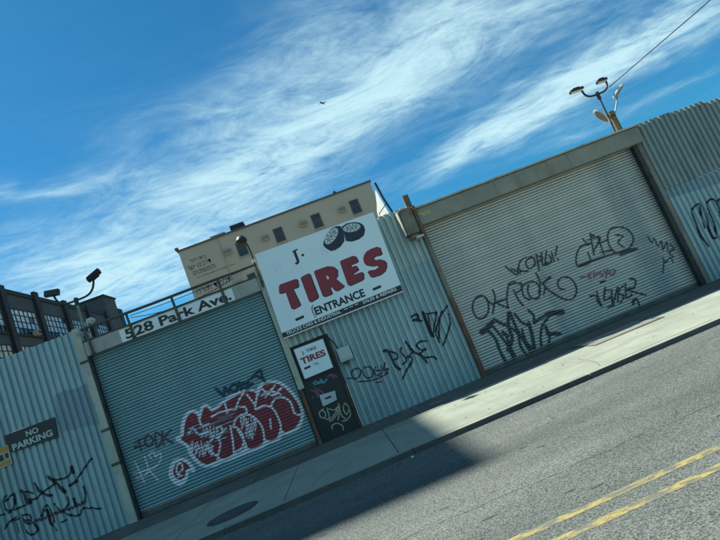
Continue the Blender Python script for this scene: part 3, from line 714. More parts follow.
 'tag_fork': [(0.04,[(-4.101,1.535),(-4.113,1.338)]),(0.04,[(-4.21,1.428),(-4.018,1.401)]),(0.04,[(-3.917,1.561),(-4.004,1.445),(-3.937,1.342),(-3.834,1.427),(-3.895,1.552)]),(0.04,[(-3.776,1.53),(-3.811,1.266),(-3.664,1.409),(-3.746,1.543)]),(0.04,[(-3.627,1.521),(-3.685,1.266)]),(0.04,[(-3.464,1.48),(-3.619,1.391),(-3.515,1.248)]),(0.04,[(-4.182,1.517),(-3.976,1.534)])],
 'tag_worm': [(0.055,[(-2.398,1.904),(-2.3,1.734),(-2.23,1.863),(-2.193,1.744)]),(0.055,[(-2.076,1.854),(-2.154,1.78),(-2.048,1.712),(-1.984,1.817),(-2.076,1.854)]),(0.055,[(-1.945,1.854),(-1.948,1.698)]),(0.055,[(-1.93,1.822),(-1.807,1.799),(-1.924,1.767),(-1.825,1.675)]),(0.055,[(-1.745,1.827),(-1.817,1.698),(-1.701,1.73)]),(0.055,[(-1.691,1.832),(-1.471,1.929),(-1.475,1.772),(-1.454,1.685)]),(0.055,[(-1.597,1.874),(-1.483,1.749)])],
 'tag_hood': [(0.05,[(2.692,3.706),(2.767,3.706),(2.801,3.673)]),(0.028,[(2.774,3.722),(2.766,3.658)]),(0.028,[(2.854,3.73),(2.816,3.687),(2.862,3.66),(2.863,3.707)]),(0.028,[(2.902,3.731),(2.898,3.655)]),(0.028,[(2.918,3.725),(2.96,3.69),(2.913,3.669),(2.944,3.628)])],
 'tag_right_fence_patch': [],
 'L_T': [(-0.527,3.335),(-0.491,3.369),(-0.155,3.361),(-0.134,3.333),(-0.159,3.203),(-0.188,3.183),(-0.284,3.187),(-0.254,2.841),(-0.287,2.817),(-0.422,2.798),(-0.449,2.826),(-0.441,3.18),(-0.547,3.185),(-0.568,3.21)],
 'L_I': [(-0.061,3.336),(-0.022,3.358),(0.122,3.375),(0.142,3.348),(0.138,2.869),(0.107,2.832),(-0.045,2.807),(-0.066,2.835)],
 'L_R': [(0.235,3.356),(0.268,3.38),(0.543,3.372),(0.644,3.32),(0.689,3.229),(0.651,3.12),(0.592,3.074),(0.701,2.875),(0.667,2.849),(0.534,2.823),(0.5,2.836),(0.447,2.967),(0.42,2.941),(0.421,2.824),(0.396,2.804),(0.256,2.803),(0.227,2.834)],
 'L_Rhole': [(0.439,3.198),(0.473,3.177),(0.479,3.126),(0.437,3.11)],
 'L_E': [(0.802,3.363),(0.834,3.383),(1.103,3.385),(1.141,3.356),(1.156,3.258),(1.124,3.226),(0.978,3.223),(0.978,3.178),(1.079,3.176),(1.098,3.075),(1.005,3.049),(0.963,3.048),(0.967,3.009),(1.141,3.011),(1.159,2.959),(1.123,2.868),(1.077,2.844),(0.811,2.83),(0.78,2.861)],
 'L_S': [(1.274,3.252),(1.318,3.32),(1.4,3.372),(1.506,3.388),(1.632,3.384),(1.674,3.351),(1.668,3.212),(1.616,3.193),(1.533,3.208),(1.467,3.195),(1.478,3.14),(1.591,3.118),(1.655,3.071),(1.677,3.001),(1.65,2.922),(1.581,2.848),(1.468,2.814),(1.332,2.818),(1.278,2.833),(1.251,2.96),(1.298,2.981),(1.414,2.952),(1.5,2.975),(1.49,3.018),(1.372,3.041),(1.284,3.097),(1.258,3.169)],
 'tire1': [(0.616,3.829),(0.656,3.889),(0.76,4.0),(0.888,4.077),(1.005,4.095),(1.091,4.062),(1.108,3.979),(1.084,3.824),(1.05,3.737),(0.933,3.656),(0.812,3.628),(0.719,3.639),(0.651,3.715),(0.621,3.777)],
 'tire2': [(1.108,4.043),(1.231,4.072),(1.392,4.04),(1.493,3.984),(1.546,3.899),(1.537,3.801),(1.468,3.702),(1.341,3.662),(1.195,3.668),(1.082,3.724),(1.091,3.822),(1.104,3.968)],
 'rim1': [(1.004,4.046),(1.013,4.02),(1.009,3.989),(0.994,3.953),(0.968,3.916),(0.934,3.881),(0.893,3.848),(0.849,3.822),(0.803,3.803),(0.761,3.792),(0.724,3.792),(0.694,3.8),(0.674,3.818),(0.666,3.843),(0.669,3.874),(0.684,3.91),(0.71,3.946),(0.744,3.982),(0.785,4.015),(0.829,4.041),(0.874,4.061),(0.917,4.071),(0.955,4.072),(0.985,4.063)],
 'rim2': [(1.475,3.915),(1.464,3.892),(1.441,3.873),(1.409,3.859),(1.368,3.85),(1.323,3.849),(1.275,3.854),(1.229,3.865),(1.187,3.882),(1.152,3.903),(1.127,3.927),(1.113,3.952),(1.111,3.978),(1.122,4.0),(1.144,4.02),(1.177,4.034),(1.217,4.042),(1.263,4.044),(1.31,4.039),(1.357,4.028),(1.399,4.011),(1.434,3.99),(1.459,3.966),(1.473,3.94)],
 'rim_spokes': [(0.026,[(0.908,3.979),(0.961,4.016)]),(0.026,[(0.908,3.95),(0.961,3.964)]),(0.026,[(0.882,3.913),(0.915,3.899)]),(0.026,[(0.839,3.883),(0.839,3.847)]),(0.026,[(0.796,3.872),(0.764,3.827)]),(0.026,[(0.77,3.884),(0.717,3.847)]),(0.026,[(0.77,3.913),(0.717,3.899)]),(0.026,[(0.796,3.95),(0.763,3.964)]),(0.026,[(0.839,3.979),(0.838,4.016)]),(0.026,[(0.882,3.991),(0.914,4.036)]),(0.02,[(0.865,3.95),(0.864,3.935),(0.848,3.918),(0.826,3.909),(0.813,3.913),(0.814,3.928),(0.83,3.945),(0.851,3.954),(0.865,3.95)]),(0.01,[(0.993,4.038),(1.001,4.014),(0.997,3.985),(0.983,3.952),(0.959,3.917),(0.927,3.884),(0.889,3.854),(0.848,3.829),(0.806,3.812),(0.766,3.802),(0.732,3.801),(0.704,3.809),(0.686,3.826),(0.678,3.849),(0.681,3.878),(0.695,3.911),(0.719,3.945),(0.751,3.979),(0.788,4.009),(0.83,4.034),(0.872,4.052),(0.912,4.061),(0.947,4.062),(0.974,4.054),(0.993,4.038)]),(0.026,[(1.369,3.933),(1.427,3.923)]),(0.026,[(1.35,3.913),(1.394,3.887)]),(0.026,[(1.309,3.905),(1.322,3.874)]),(0.026,[(1.262,3.913),(1.239,3.888)]),(0.026,[(1.227,3.934),(1.176,3.925)]),(0.026,[(1.216,3.959),(1.158,3.969)]),(0.026,[(1.235,3.98),(1.192,4.005)]),(0.026,[(1.276,3.987),(1.263,4.019)]),(0.026,[(1.323,3.979),(1.347,4.005)]),(0.026,[(1.359,3.959),(1.409,3.968)]),(0.02,[(1.322,3.941),(1.311,3.932),(1.29,3.931),(1.27,3.939),(1.264,3.951),(1.274,3.96),(1.295,3.961),(1.315,3.953),(1.322,3.941)]),(0.01,[(1.462,3.917),(1.452,3.896),(1.431,3.878),(1.4,3.865),(1.363,3.857),(1.32,3.855),(1.276,3.86),(1.233,3.871),(1.194,3.886),(1.162,3.906),(1.138,3.928),(1.125,3.952),(1.124,3.975),(1.134,3.997),(1.154,4.015),(1.185,4.028),(1.222,4.036),(1.265,4.037),(1.309,4.033),(1.352,4.022),(1.392,4.007),(1.424,3.987),(1.448,3.964),(1.46,3.941),(1.462,3.917)])],
}

# ================================================================ the setting
SW = 0.15                                   # sidewalk level
WB = SW - .035                              # walls and doors are set a little into the ground
KERB_Y = -4.15
RZ = 0.09                                   # road surface

struct('ground', ([(-900, -900, -.02), (900, -900, -.02), (900, 900, -.02), (-900, 900, -.02)], [(0, 1, 2, 3)]), 'yard')
road = struct('road', ([(-150, -15.0, RZ), (150, -15.0, RZ), (150, KERB_Y + .1, RZ), (-150, KERB_Y + .1, RZ)], [(0, 1, 2, 3)]), 'asphalt')
for (ya, yb) in ((-7.675, -7.595), (-7.92, -7.84)):
    part('lane_line', ([(-150, ya, RZ + .0015), (150, ya, RZ + .0015), (150, yb, RZ + .0015), (-150, yb, RZ + .0015)], [(0, 1, 2, 3)]), 'yellow_paint', road, 'worn yellow centre line')


def ribbon(pts, w, z):
    V, F = [], []
    for i, p in enumerate(pts):
        a, b = Vector(pts[max(i - 1, 0)]), Vector(pts[min(i + 1, len(pts) - 1)])
        d = (b - a).normalized()
        n = Vector((-d.y, d.x)) * w * random.uniform(.35, 1.0) / 2
        V += [(p[0] + n.x, p[1] + n.y, z), (p[0] - n.x, p[1] - n.y, z)]
        if i:
            F.append((2 * i - 2, 2 * i - 1, 2 * i + 1, 2 * i))
    return V, F


def wander(x0, x1, y0, y1, step, amp):
    n = int(abs(x1 - x0) / step)
    y = 0.0
    out = []
    for i in range(n + 1):
        t = i / n
        y = y * .85 + random.uniform(-amp, amp)
        out.append((x0 + (x1 - x0) * t, y0 + (y1 - y0) * t + y))
    return out


xx = -3.0
while xx < 2.2:
    x2 = xx + random.uniform(.25, .8)
    part('crack', ribbon(wander(xx, x2, -6.78 - .018 * (xx + 3), -6.78 - .018 * (x2 + 3), .02, .012), .011, RZ + .001), 'crack', road)
    xx = x2 + random.uniform(.0, .12)
part('crack', ribbon(wander(2.25, 2.42, -6.86, -6.55, .012, .02), .010, RZ + .0011), 'crack', road)
xx = 1.6
while xx < 6.5:
    x2 = xx + random.uniform(.2, .7)
    part('crack', ribbon(wander(xx, x2, -5.40, -5.38, .03, .015), .008, RZ + .001), 'crack', road)
    xx = x2 + random.uniform(.1, .5)
for q in range(46):
    x, y = random.uniform(-1.5, 6.5), random.uniform(-7.9, -4.7)
    l, w = random.uniform(.04, .16), random.uniform(.008, .026)
    n = 9
    ring = [(x + l / 2 * math.cos(2 * math.pi * k / n) * random.uniform(.35, 1.2), y + w / 2 * math.sin(2 * math.pi * k / n) * random.uniform(.3, 1.4), RZ + .0024) for k in range(n)]
    part('tar_spot', (ring, [tuple(range(n))]), 'road_patch', road)

V_, F_ = [], []
for q in range(420):
    cx, cy, r_ = random.uniform(-3, 7), KERB_Y - abs(random.gauss(0, .12)) - .02, random.uniform(.004, .014)
    o_ = len(V_)
    V_ += [(cx + r_ * math.cos(a_) * random.uniform(.6, 1.2), cy + r_ * math.sin(a_) * random.uniform(.6, 1.2), RZ + .002) for a_ in (0, 1.1, 2.1, 3.2, 4.2, 5.2)]
    F_.append(tuple(range(o_, o_ + 6)))
part('gutter_grit', (V_, F_), 'road_patch', road, kind='stuff')

# near sidewalk: flags with recessed joints, a darker apron along the wall, kerb stones
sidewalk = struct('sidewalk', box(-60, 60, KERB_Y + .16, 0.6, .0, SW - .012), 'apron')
flag_w = 1.52
flag_me = make_mesh('paving_flag', *box(0, flag_w - .012, 0, 2.50, -.05, .0, .004), 'sidewalk')
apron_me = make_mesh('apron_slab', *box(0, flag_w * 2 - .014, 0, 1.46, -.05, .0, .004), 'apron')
kerb_me = make_mesh('kerb_stone', *box(0, 2.42, 0, .17, -.26, .0, .012), 'kerb_top')
steel_me = make_mesh('steel_facing', *merge(box(.004, 2.416, -.010, -.001, -.20, -.006), box(.004, 2.416, -.010, .02, -.0055, .0015)), 'kerb')
for i in range(-9, 14):
    x = .33 + i * flag_w
    link('paving_flag', flag_me, sidewalk, (x, KERB_Y + .178, SW + random.uniform(-.002, .002)))
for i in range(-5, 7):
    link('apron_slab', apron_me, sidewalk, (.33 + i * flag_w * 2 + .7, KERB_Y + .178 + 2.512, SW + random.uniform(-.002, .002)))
kerb = struct('kerb', box(-60, 60, KERB_Y + .02, KERB_Y + .15, -.01, SW - .055), 'kerb')
for i in range(-6, 9):
    ks = link('kerb_stone', kerb_me, kerb, (.5 + i * 2.425, KERB_Y + random.uniform(-.004, .004), SW + .001))
    link('steel_facing', steel_me, ks, (0, 0, 0))
struct('far_sidewalk', box(-60, 60, -19.0, -15.0, -.01, SW), 'sidewalk')

# stains, plate and litter on the sidewalk


def blob_ring(cx, cy, a, b, z, n=22, j=.06):
    return [(cx + a * math.cos(2 * math.pi * k / n) * random.uniform(1 - j, 1 + j), cy + b * math.sin(2 * math.pi * k / n) * random.uniform(1 - j, 1 + j), z) for k in range(n)]


mh = thing('manhole_cover', (-1.97, -3.38, SW), 'round dark manhole cover in the shaded sidewalk near the kerb', 'manhole cover')
part('cover', lathe([(.30, 0.0), (.30, .010), (.285, .013), (.0, .013)], 28, origin=(-1.97, -3.38, SW)), 'stain', mh)
part('rim', lathe([(.345, 0.0), (.345, .007), (.305, .007), (.305, .0)], 28, origin=(-1.97, -3.38, SW)), 'road_patch', mh)
pl = thing('cellar_plate', (4.75, -1.62, SW), 'flat grey steel plate in the sunlit sidewalk before the right shutter', 'plate')
part('plate', box(4.15, 5.35, -2.05, -1.2, SW + .002, SW + .014, .004), 'plate', pl)
part('frame', merge(box(4.09, 4.145, -2.11, -1.14, SW + .002, SW + .010), box(5.355, 5.41, -2.11, -1.14, SW + .002, SW + .010),
                    box(4.147, 5.353, -2.11, -2.055, SW + .002, SW + .010), box(4.147, 5.353, -1.195, -1.14, SW + .002, SW + .010)), 'kerb', pl)


V_, F_ = [], []
for q in range(70):
    cx, cy, r_ = random.uniform(-4.5, 8.5), random.uniform(-3.9, -1.5), random.uniform(.008, .022)
    o_ = len(V_)
    V_ += blob_ring(cx, cy, r_, r_ * random.uniform(.6, 1), SW + .0045, 8, .25)
    F_.append(tuple(range(o_, o_ + 8)))
part('gum_spots', (V_, F_), 'gum', sidewalk, kind='stuff')
for (xa, ya, xb, yb) in ((-3.3, -3.9, -2.6, -2.2), (1.5, -2.6, 2.9, -2.9), (3.2, -3.9, 3.5, -2.7), (6.1, -3.8, 6.9, -2.0), (-.9, -3.9, -.5, -2.8)):
    n_ = 26
    jx = jy = 0
    pts_ = []
    for k_ in range(n_ + 1):
        jx, jy = jx * .8 + random.uniform(-.02, .02), jy * .8 + random.uniform(-.02, .02)
        pts_.append((xa + (xb - xa) * k_ / n_ + jx, ya + (yb - ya) * k_ / n_ + jy))
    part('crack', ribbon(pts_, .008, SW + .0042), 'stain', sidewalk)


def crumple(c, r, n=3, amp=.35):
    bm = bmesh.new()
    bmesh.ops.create_icosphere(bm, subdivisions=n, radius=r)
    for v in bm.verts:
        k = 1 + amp * (math.sin(9 * v.co.x / r + 2) * math.cos(7 * v.co.y / r) * .5 + random.uniform(-.4, .4) * .6)
        v.co = Vector((v.co.x * k, v.co.y * k, v.co.z * k * .7)) + Vector(c)
    bm.verts.index_update()
    out = ([tuple(v.co) for v in bm.verts], [tuple(v.index for v in f.verts) for f in bm.faces])
    bm.free()
    return out


solid('crumpled_paper', crumple((.44, -4.36, RZ + .018), .02), 'plastic_white', (.44, -4.36, RZ), 'small crumpled white paper in the gutter below the kerb', 'litter')

# ================================================================ corrugated fences


def sheet_shape(x0, x1, z0, z1, y):
    xs = [x0]
    k = math.floor(x0 / PITCH)
    while k * PITCH < x1 + PITCH:
        for p in PROF[:-1]:
            v = k * PITCH + p[0]
            if x0 + .002 < v < x1 - .002:
                xs.append(v)
        k += 1
    xs.append(x1)
    xs = sorted(set(xs))
    n = len(xs)
    V = []
    for off in (0.0, 0.0025):
        for z in (z0, z1):
            for x in xs:
                V.append((x, y + float(corr_y(np.array(x))) + off, z))
    F = []
    for i in range(n - 1):
        F.append((i, i + 1, n + i + 1, n + i))
        F.append((2 * n + i, 3 * n + i, 3 * n + i + 1, 2 * n + i + 1))
        F.append((n + i, n + i + 1, 3 * n + i + 1, 3 * n + i))
        F.append((i, 2 * n + i, 2 * n + i + 1, i + 1))
    F.append((0, n, 3 * n, 2 * n))
    F.append((n - 1, 3 * n - 1, 4 * n - 1, 2 * n - 1))
    return V, F


SHEET_W = PITCH * 7


def sheets(parent, x0, x1, z0, z1, y, mat, jz=.012, slope=0.0):
    k = math.floor(x0 / SHEET_W)
    while k * SHEET_W < x1:
        a, b = max(x0, k * SHEET_W), min(x1, (k + 1) * SHEET_W)
        if b - a > .03:
            part('corrugated_sheet', sheet_shape(a, b, z0, z1 + random.uniform(-jz, jz) + slope * (a - x0), y + (k % 2) * .0015), mat, parent)
        k += 1


def screws(parent, x0, x1, zs, y):
    V, F = [], []
    for z in zs:
        x = math.ceil(x0 / PITCH) * PITCH + .039
        while x < x1:
            s = box(x - .004, x + .004, y - .004, y, z - .004, z + .004)
            o = len(V)
            V += s[0]
            F += [tuple(i + o for i in q) for q in s[1]]
            x += PITCH * 2
    part('screws', (V, F), 'guide_dark', parent, kind='stuff')


# left fence
fl = thing('corrugated_fence', (-7.2, 0, SW), 'blue grey corrugated metal fence with the no parking sign, left of the address shutter', 'fence')
sheets(fl, -10.2, -4.645, WB, 4.0, 0.0, 'galv')
screws(fl, -10.1, -4.7, (.35, 2.0, 3.8), 0.0)
part('post', box(-4.64, -4.50, -.06, .10, WB, 4.02, .012), 'post_pale', fl)
for z in (1.25, 1.92, 3.3):
    part('bracket', box(-4.655, -4.48, -.072, -.056, z, z + .05, .004), 'rail', fl)
part('cross_rail', box(-10.2, -4.66, .055, .11, 3.6, 3.68), 'rail', fl)
paint('paint_patch', fl, 'buff_blue', 'corr', 0.0, polys=[[(-5.30, 2.93), (-5.1, 2.96), (-4.9, 2.90), (-4.67, 2.93), (-4.66, 2.10), (-4.85, 2.13), (-5.0, 2.17), (-5.2, 2.19), (-5.38, 2.24), (-5.36, 2.6)]], off=.0030, cell=.012, drop=.0, label='dark blue rolled paint patch')
paint('graffiti_tag', fl, 'spray_black', 'corr', 0.0, [(w_ * .85, p_) for w_, p_ in G['tag_left_upper']], off=.0042, label='jagged black marker tag')
paint('graffiti_tag', fl, 'spray_black', 'corr', 0.0, [(w_ * .85, p_) for w_, p_ in G['tag_left_lower']], off=.0046, label='thin looping black tag')
paint('graffiti_tag', fl, 'spray_maroon', 'corr', 0.0, G['tag_left_maroon'], off=.0056, curve=False, label='maroon zigzag scribble')

# middle fence
fm = thing('corrugated_fence', (1.2, 0, SW), 'grey green corrugated metal fence behind the tire sign, right of the black door', 'fence')
sheets(fm, .045, 2.64, WB, 2.80, 0.004, 'galv', 0)
sheets(fm, .045, 2.64, 2.765, 3.985, -.012, 'galv_warm')
sheets(fm, -.74, .04, 2.12, 3.985, -.012, 'galv_warm')
screws(fm, .1, 2.55, (.4, 1.5, ), 0.004)
screws(fm, -.7, 2.55, (2.86, 3.8), -.012)
part('jamb_post', box(-.885, -.76, -.05, .07, 1.27, 3.9, .01), 'post_pale', fm)
part('jamb_post', box(-.875, -.805, -.045, .06, WB, 1.268, .008), 'rust', fm, 'rusty lower end of the jamb post')
paint('graffiti_tag', fm, 'spray_plum', 'corr', .004, [(w_ * .75, p_) for w_, p_ in G['tag_doer']], off=.0040, label='faint dark maroon bubble tag')
paint('graffiti_tag', fm, 'spray_black', 'corr', .004, [(w_ * .85, p_) for w_, p_ in G['tag_psae']], off=.0050, label='angular black tag')
paint('graffiti_tag', fm, 'spray_black', 'corr', .004, G['tag_mtk'], off=.0040, label='tall spiky black tag')

# right fence
fr = thing('corrugated_fence', (10, 0, SW), 'grey corrugated metal fence right of the wide shutter, darker sheets on top', 'fence')
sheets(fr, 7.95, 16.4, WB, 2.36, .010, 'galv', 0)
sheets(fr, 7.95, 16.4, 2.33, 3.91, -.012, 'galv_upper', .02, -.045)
screws(fr, 8.0, 16.2, (.4, 1.5), .010)
screws(fr, 8.0, 16.2, (2.42, 3.5), -.012)
part('post', box(7.84, 7.945, -.05, .10, WB, 3.52, .01), 'post_dull', fr)
paint('paint_patch', fr, 'buff_blue', 'corr', .010, polys=[[(7.96, 2.329), (12.5, 2.329), (12.5, 1.90), (10.4, 1.99), (9.2, 2.02), (7.96, 2.12)]], off=.0030, cell=.014, drop=.0, label='dark blue rolled paint band')
paint('graffiti_tag', fr, 'spray_black', 'corr', .010, G['tag_loops'], off=.0042, label='thin black looping outline tag')

# ================================================================ roller shutters
SH_Y = 0.10


def slat_shape(x0, x1):
    V, F = [], []
    prof = [(.045, 0.0), (.045, SLOT * SLAT)] + [(p[1], p[0] * SLAT) for p in SLAT_P] + [(.060, .998 * SLAT), (.060, 0.0)]
    for x in (x0, x1):
        V += [(x, p[0], p[1]) for p in prof]
    m = len(prof)
    for i in range(m):
        j = (i + 1) % m
        F.append((i, j, m + j, m + i))
    F.append(tuple(range(m)))
    F.append(tuple(range(2 * m - 1, m - 1, -1)))
    return V, F


def shutter(x0, x1, ztop, mat, label):
    t = thing('roller_shutter', ((x0 + x1) / 2, SH_Y, SW), label, 'roller shutter')
    w = world_loc(t)
    me = make_mesh('slat', *slat_shape(x0 - w.x, x1 - w.x), mat)
    n = int((ztop - SHUT_Z0) / SLAT) + 1
    for i in range(n):
        link('slat', me, t, (0, random.uniform(-.001, .001), SHUT_Z0 - w.z + i * SLAT))
    part('bottom_bar', merge(box(x0, x1, SH_Y - .012, SH_Y + .05, WB, SHUT_Z0 - .002), box(x0, x1, SH_Y - .045, SH_Y - .0125, SW + .004, SW + .03)), 'bottom_bar', t)
    return t


sl = shutter(-4.492, -.862, 3.42, 'slat_left', 'dark teal roller shutter with a large maroon and white graffiti piece')
part('guide_rail', box(-4.4985, -4.455, -.03, SH_Y - .026, WB, 3.40), 'guide_dark', sl)
part('guide_rail', box(-.915, -.887, SH_Y - .06, SH_Y - .026, WB, 3.40), 'guide_dark', sl)
paint('graffiti_haze', sl, 'spray_haze', 'slat', SH_Y, [(.075, G['piece_outline'] + [G['piece_outline'][0]]), (.06, G['blob_outline'] + [G['blob_outline'][0]])], off=.0022, drop=.45, label='pale overspray halo')['kind'] = 'stuff'
paint('graffiti_outline', sl, 'spray_white', 'slat', SH_Y, [(.045, G['piece_outline'] + [G['piece_outline'][0]]), (.035, G['blob_outline'] + [G['blob_outline'][0]])], [G['piece_outline'], G['blob_outline']], off=.0034, label='white outline of the bubble letter piece')['kind'] = 'stuff'
paint('graffiti_fill', sl, 'spray_red', 'slat', SH_Y, polys=[G['piece_fill'], G['blob_fill']], off=.0048, strokes=[(.022, G['piece_fill'] + [G['piece_fill'][0]])], label='dark red bubble letter fill')['kind'] = 'stuff'
paint('graffiti_lines', sl, 'spray_white', 'slat', SH_Y, [(w_ * 1.1, p_) for w_, p_ in G['piece_lines'] + G['blob_lines']], off=.0062, label='white letter lines')['kind'] = 'stuff'
paint('graffiti_scribble', sl, 'spray_white', 'slat', SH_Y, G['piece_scribble'], off=.0074, drop=.1, label='small white writing inside the letters')['kind'] = 'stuff'
paint('graffiti_stripes', sl, 'spray_haze', 'slat', SH_Y, G['piece_stripes'], off=.0074, drop=.25, label='faded white stripes')['kind'] = 'stuff'
paint('graffiti_tag', sl, 'spray_white', 'slat', SH_Y, G['tag_hks'], off=.0030, drop=.15, label='thin white tag with a heart')['kind'] = 'stuff'
paint('graffiti_tag', sl, 'spray_maroon', 'slat', SH_Y, G['tag_fork'], off=.0030, drop=.1, label='faint maroon tag')['kind'] = 'stuff'
paint('graffiti_tag', sl, 'spray_navy', 'slat', SH_Y, G['tag_worm'], off=.0082, drop=.05, label='smeared dark blue tag')['kind'] = 'stuff'

sr = shutter(2.70, 7.82, 3.50, 'slat_right', 'wide pale grey roller shutter with several black tags')
part('guide_rail', box(2.635, 2.722, -.05, SH_Y - .026, 1.85, 3.46, .006), 'post_dull', sr)
part('guide_rail', box(2.635, 2.722, -.055, SH_Y - .026, WB, 1.848, .006), 'rust', sr, 'rusty lower guide rail')
part('guide_rail', box(7.735, 7.8385, -.05, SH_Y - .026, WB, 3.50, .004), 'guide_dark', sr, 'blackened guide rail')
for key, mt, o, lb in (('tag_oxyrok', 'spray_black', .0032, 'wide black tag ending in a spiral'), ('tag_thick', 'spray_black', .0046, 'thick dripping black tag'),
                       ('tag_cops', 'spray_black', .0060, 'small black tag with an exclamation mark'), ('tag_circle', 'spray_black', .0032, 'black tag with a circle and underline'),
                       ('tag_red', 'spray_pink', .0046, 'small pink tag'), ('tag_denser', 'spray_black', .0060, 'black block letter tag with an arrow'),
                       ('tag_small', 'spray_black', .0032, 'small vertical black scrawl')):
    paint('graffiti_tag', sr, mt, 'slat', SH_Y, [(w_ * .85, p_) for w_, p_ in G[key]], off=o, xlim=(2.74, 7.73), label=lb)['kind'] = 'stuff'

# ================================================================ hood, lintel, railing
hd = thing('shutter_hood', (5.3, 0, 3.45), 'long weathered metal hood over the wide right shutter', 'hood')
hb = box(2.66, 7.97, -.16, .55, 3.47, 3.83, .015)
part('casing', hb, 'hood', hd)
part('flashing', box(2.62, 8.02, -.20, .58, 3.835, 3.875, .006), 'flashing', hd)
for x in (4.45, 6.2):
    part('seam_strip', box(x, x + .05, -.168, -.158, 3.48, 3.825), 'hood', hd)
paint('graffiti_tag', hd, 'spray_yellow', 'flat', -.16, [(w_ * .55, p_) for w_, p_ in G['tag_hood']], off=.003, cell=.006, label='small yellow scrawl')

li = thing('lintel', (-2.66, 0, 3.38), 'grey lintel beam over the teal shutter, below the railing', 'lintel')
part('beam', box(-4.495, -.89, -.05, .35, 3.41, 3.70, .012), 'lintel', li)
part('coping', box(-4.497, -.888, -.065, .36, 3.702, 3.725, .004), 'rail', li)

ad = thing('address_sign', (-2.6, -.06, 3.41), 'long white address board reading 528 Park Ave.', 'sign')
part('board', box(-3.77, -1.43, -.072, -.053, 3.415, 3.665), 'white_print', ad)
letters('letter', text_shape('528 Park Ave.', -3.68, -1.49, 3.445, 3.645, -.075, bold=.03), 'sign_black', ad)

ra = thing('pipe_railing', (-2.6, -.10, 3.45), 'rusty pipe railing standing in front of the address board', 'railing')
part('top_rail', tube([(-4.44, -.10, 3.945), (-3.0, -.10, 3.935), (-.80, -.10, 3.945)], .028, 8), 'rail', ra)
for x in (-4.36, -3.53, -2.60, -1.63):
    part('post', merge(tube([(x, -.10, 3.92), (x + .012, -.10, 3.43)], .026, 8), box(x - .02, x + .045, -.12, -.07, 3.40, 3.45)), 'rail', ra)
for (a, b, lb) in (((-3.5, -.02, 3.88), (-.95, .25, 4.02), 'upper slack wire behind the pipe railing'), ((-3.5, -.02, 3.84), (-2.2, .25, 3.76), 'lower slack wire behind the pipe railing'), ((-2.3, .1, 3.74), (-.9, .0, 3.99), 'wire rising towards the goose neck lamp')):
    pts = [tuple(Vector(a).lerp(Vector(b), t / 8) - Vector((0, 0, .05 * math.sin(math.pi * t / 8)))) for t in range(9)]
    solid('slack_wire', tube(pts, .007, 5), 'cable', a, lb, 'wire')

solid('plastic_bag', crumple((-4.30, .12, 4.10), .09, 3, .45), 'plastic_white', (-4.3, .12, 4.0), 'pale crumpled plastic bag caught at the railing end', 'bag')

# goose neck lamp at the sign's corner
gl = thing('gooseneck_lamp', (-.83, -.07, 3.5), 'dark goose neck lamp rising beside the tire sign', 'lamp')
part('neck', tube([(-.83, -.09, 3.45), (-.82, -.09, 4.0)] + bez((-.82, -.09, 4.0), (-.80, -.10, 4.3), (-.83, -.16, 4.46), (-.88, -.24, 4.50), 8), .020, 8), 'rail', gl)
sd = lathe([(.03, .10), (.06, .09), (.11, .02), (.12, -.03), (.105, -.03), (.04, .06)], 16, origin=(-.90, -.27, 4.47))
part('shade', sd, 'lamp_dark', gl, smooth=True)
part('collar', tube([(-.83, -.09, 3.99), (-.82, -.09, 4.06)], .034, 8), 'lamp_lens', gl)

# ================================================================ tire sign
SG = -.14
sg = thing('billboard', (.5, SG, 2.3), 'large white billboard reading TIRES in maroon letters with two tires', 'sign')
A, B, C_, D_ = (-.755, 4.135), (1.835, 4.10), (1.785, 2.33), (-.80, 2.32)


def board(c, y0, y1):
    V = [(p[0], y0, p[1]) for p in c] + [(p[0], y1, p[1]) for p in c]
    return V, [(0, 1, 2, 3), (7, 6, 5, 4), (0, 4, 5, 1), (1, 5, 6, 2), (2, 6, 7, 3), (3, 7, 4, 0)]


part('panel', board((A, B, C_, D_), SG, -.075), 'sign_white', sg)
part('strip', board(((-.795, 2.435), (1.783, 2.475), (1.782, 2.345), (-.80, 2.335)), SG - .003, SG - .0005), 'sign_black', sg, 'black strip along the lower edge')
for k in ('L_T', 'L_I', 'L_R', 'L_E', 'L_S'):
    part('letter_shadow', poly_shape(G[k], SG - .002, .020, -.014), 'sign_navy', sg)
    part('letter', poly_shape(G[k], SG - .004), 'sign_red', sg)
part('letter_counter', poly_shape(G['L_Rhole'], SG - .006), 'white_print', sg)
for k in ('tire1', 'tire2'):
    part('tire_picture', poly_shape(G[k], SG - (.002 if k == 'tire2' else .0035)), 'sign_navy', sg)
for k in ('rim1', 'rim2'):
    part('rim_picture', poly_shape(G[k], SG - .0048), 'print_grey' if False else 'white_print', sg)
paint('rim_spokes', sg, 'print_grey', 'flat', SG, G['rim_spokes'], off=.0062, cell=.006, curve=False)['kind'] = 'stuff'
V_, F_ = [], []
for i in range(5):
    part('ghost_letter', text_shape('MATHR'[i], -.48 + i * .17 + (.32 if i > 2 else 0), -.34 + i * .17 + (.32 if i > 2 else 0), 3.62, 3.80, SG - .0012), 'sign_ghost', sg) if i in (0, 4) else None
part('initial', text_shape('J', -.06, .045, 3.63, 3.92, SG - .003, bold=.03), 'sign_black', sg)
part('initial_serif', board(((-.02, 3.925), (.09, 3.935), (.09, 3.905), (-.02, 3.895)), SG - .0045, SG - .0035), 'sign_black', sg)
part('full_stop', poly_shape([(.15 + .028 * math.cos(a * math.pi / 6), 3.77 + .028 * math.sin(a * math.pi / 6)) for a in range(12)], SG - .003), 'sign_black', sg)
letters('entrance_letter', text_shape('ENTRANCE', -.035, 1.04, 2.515, 2.685, SG - .003, bold=.035), 'sign_black', sg)
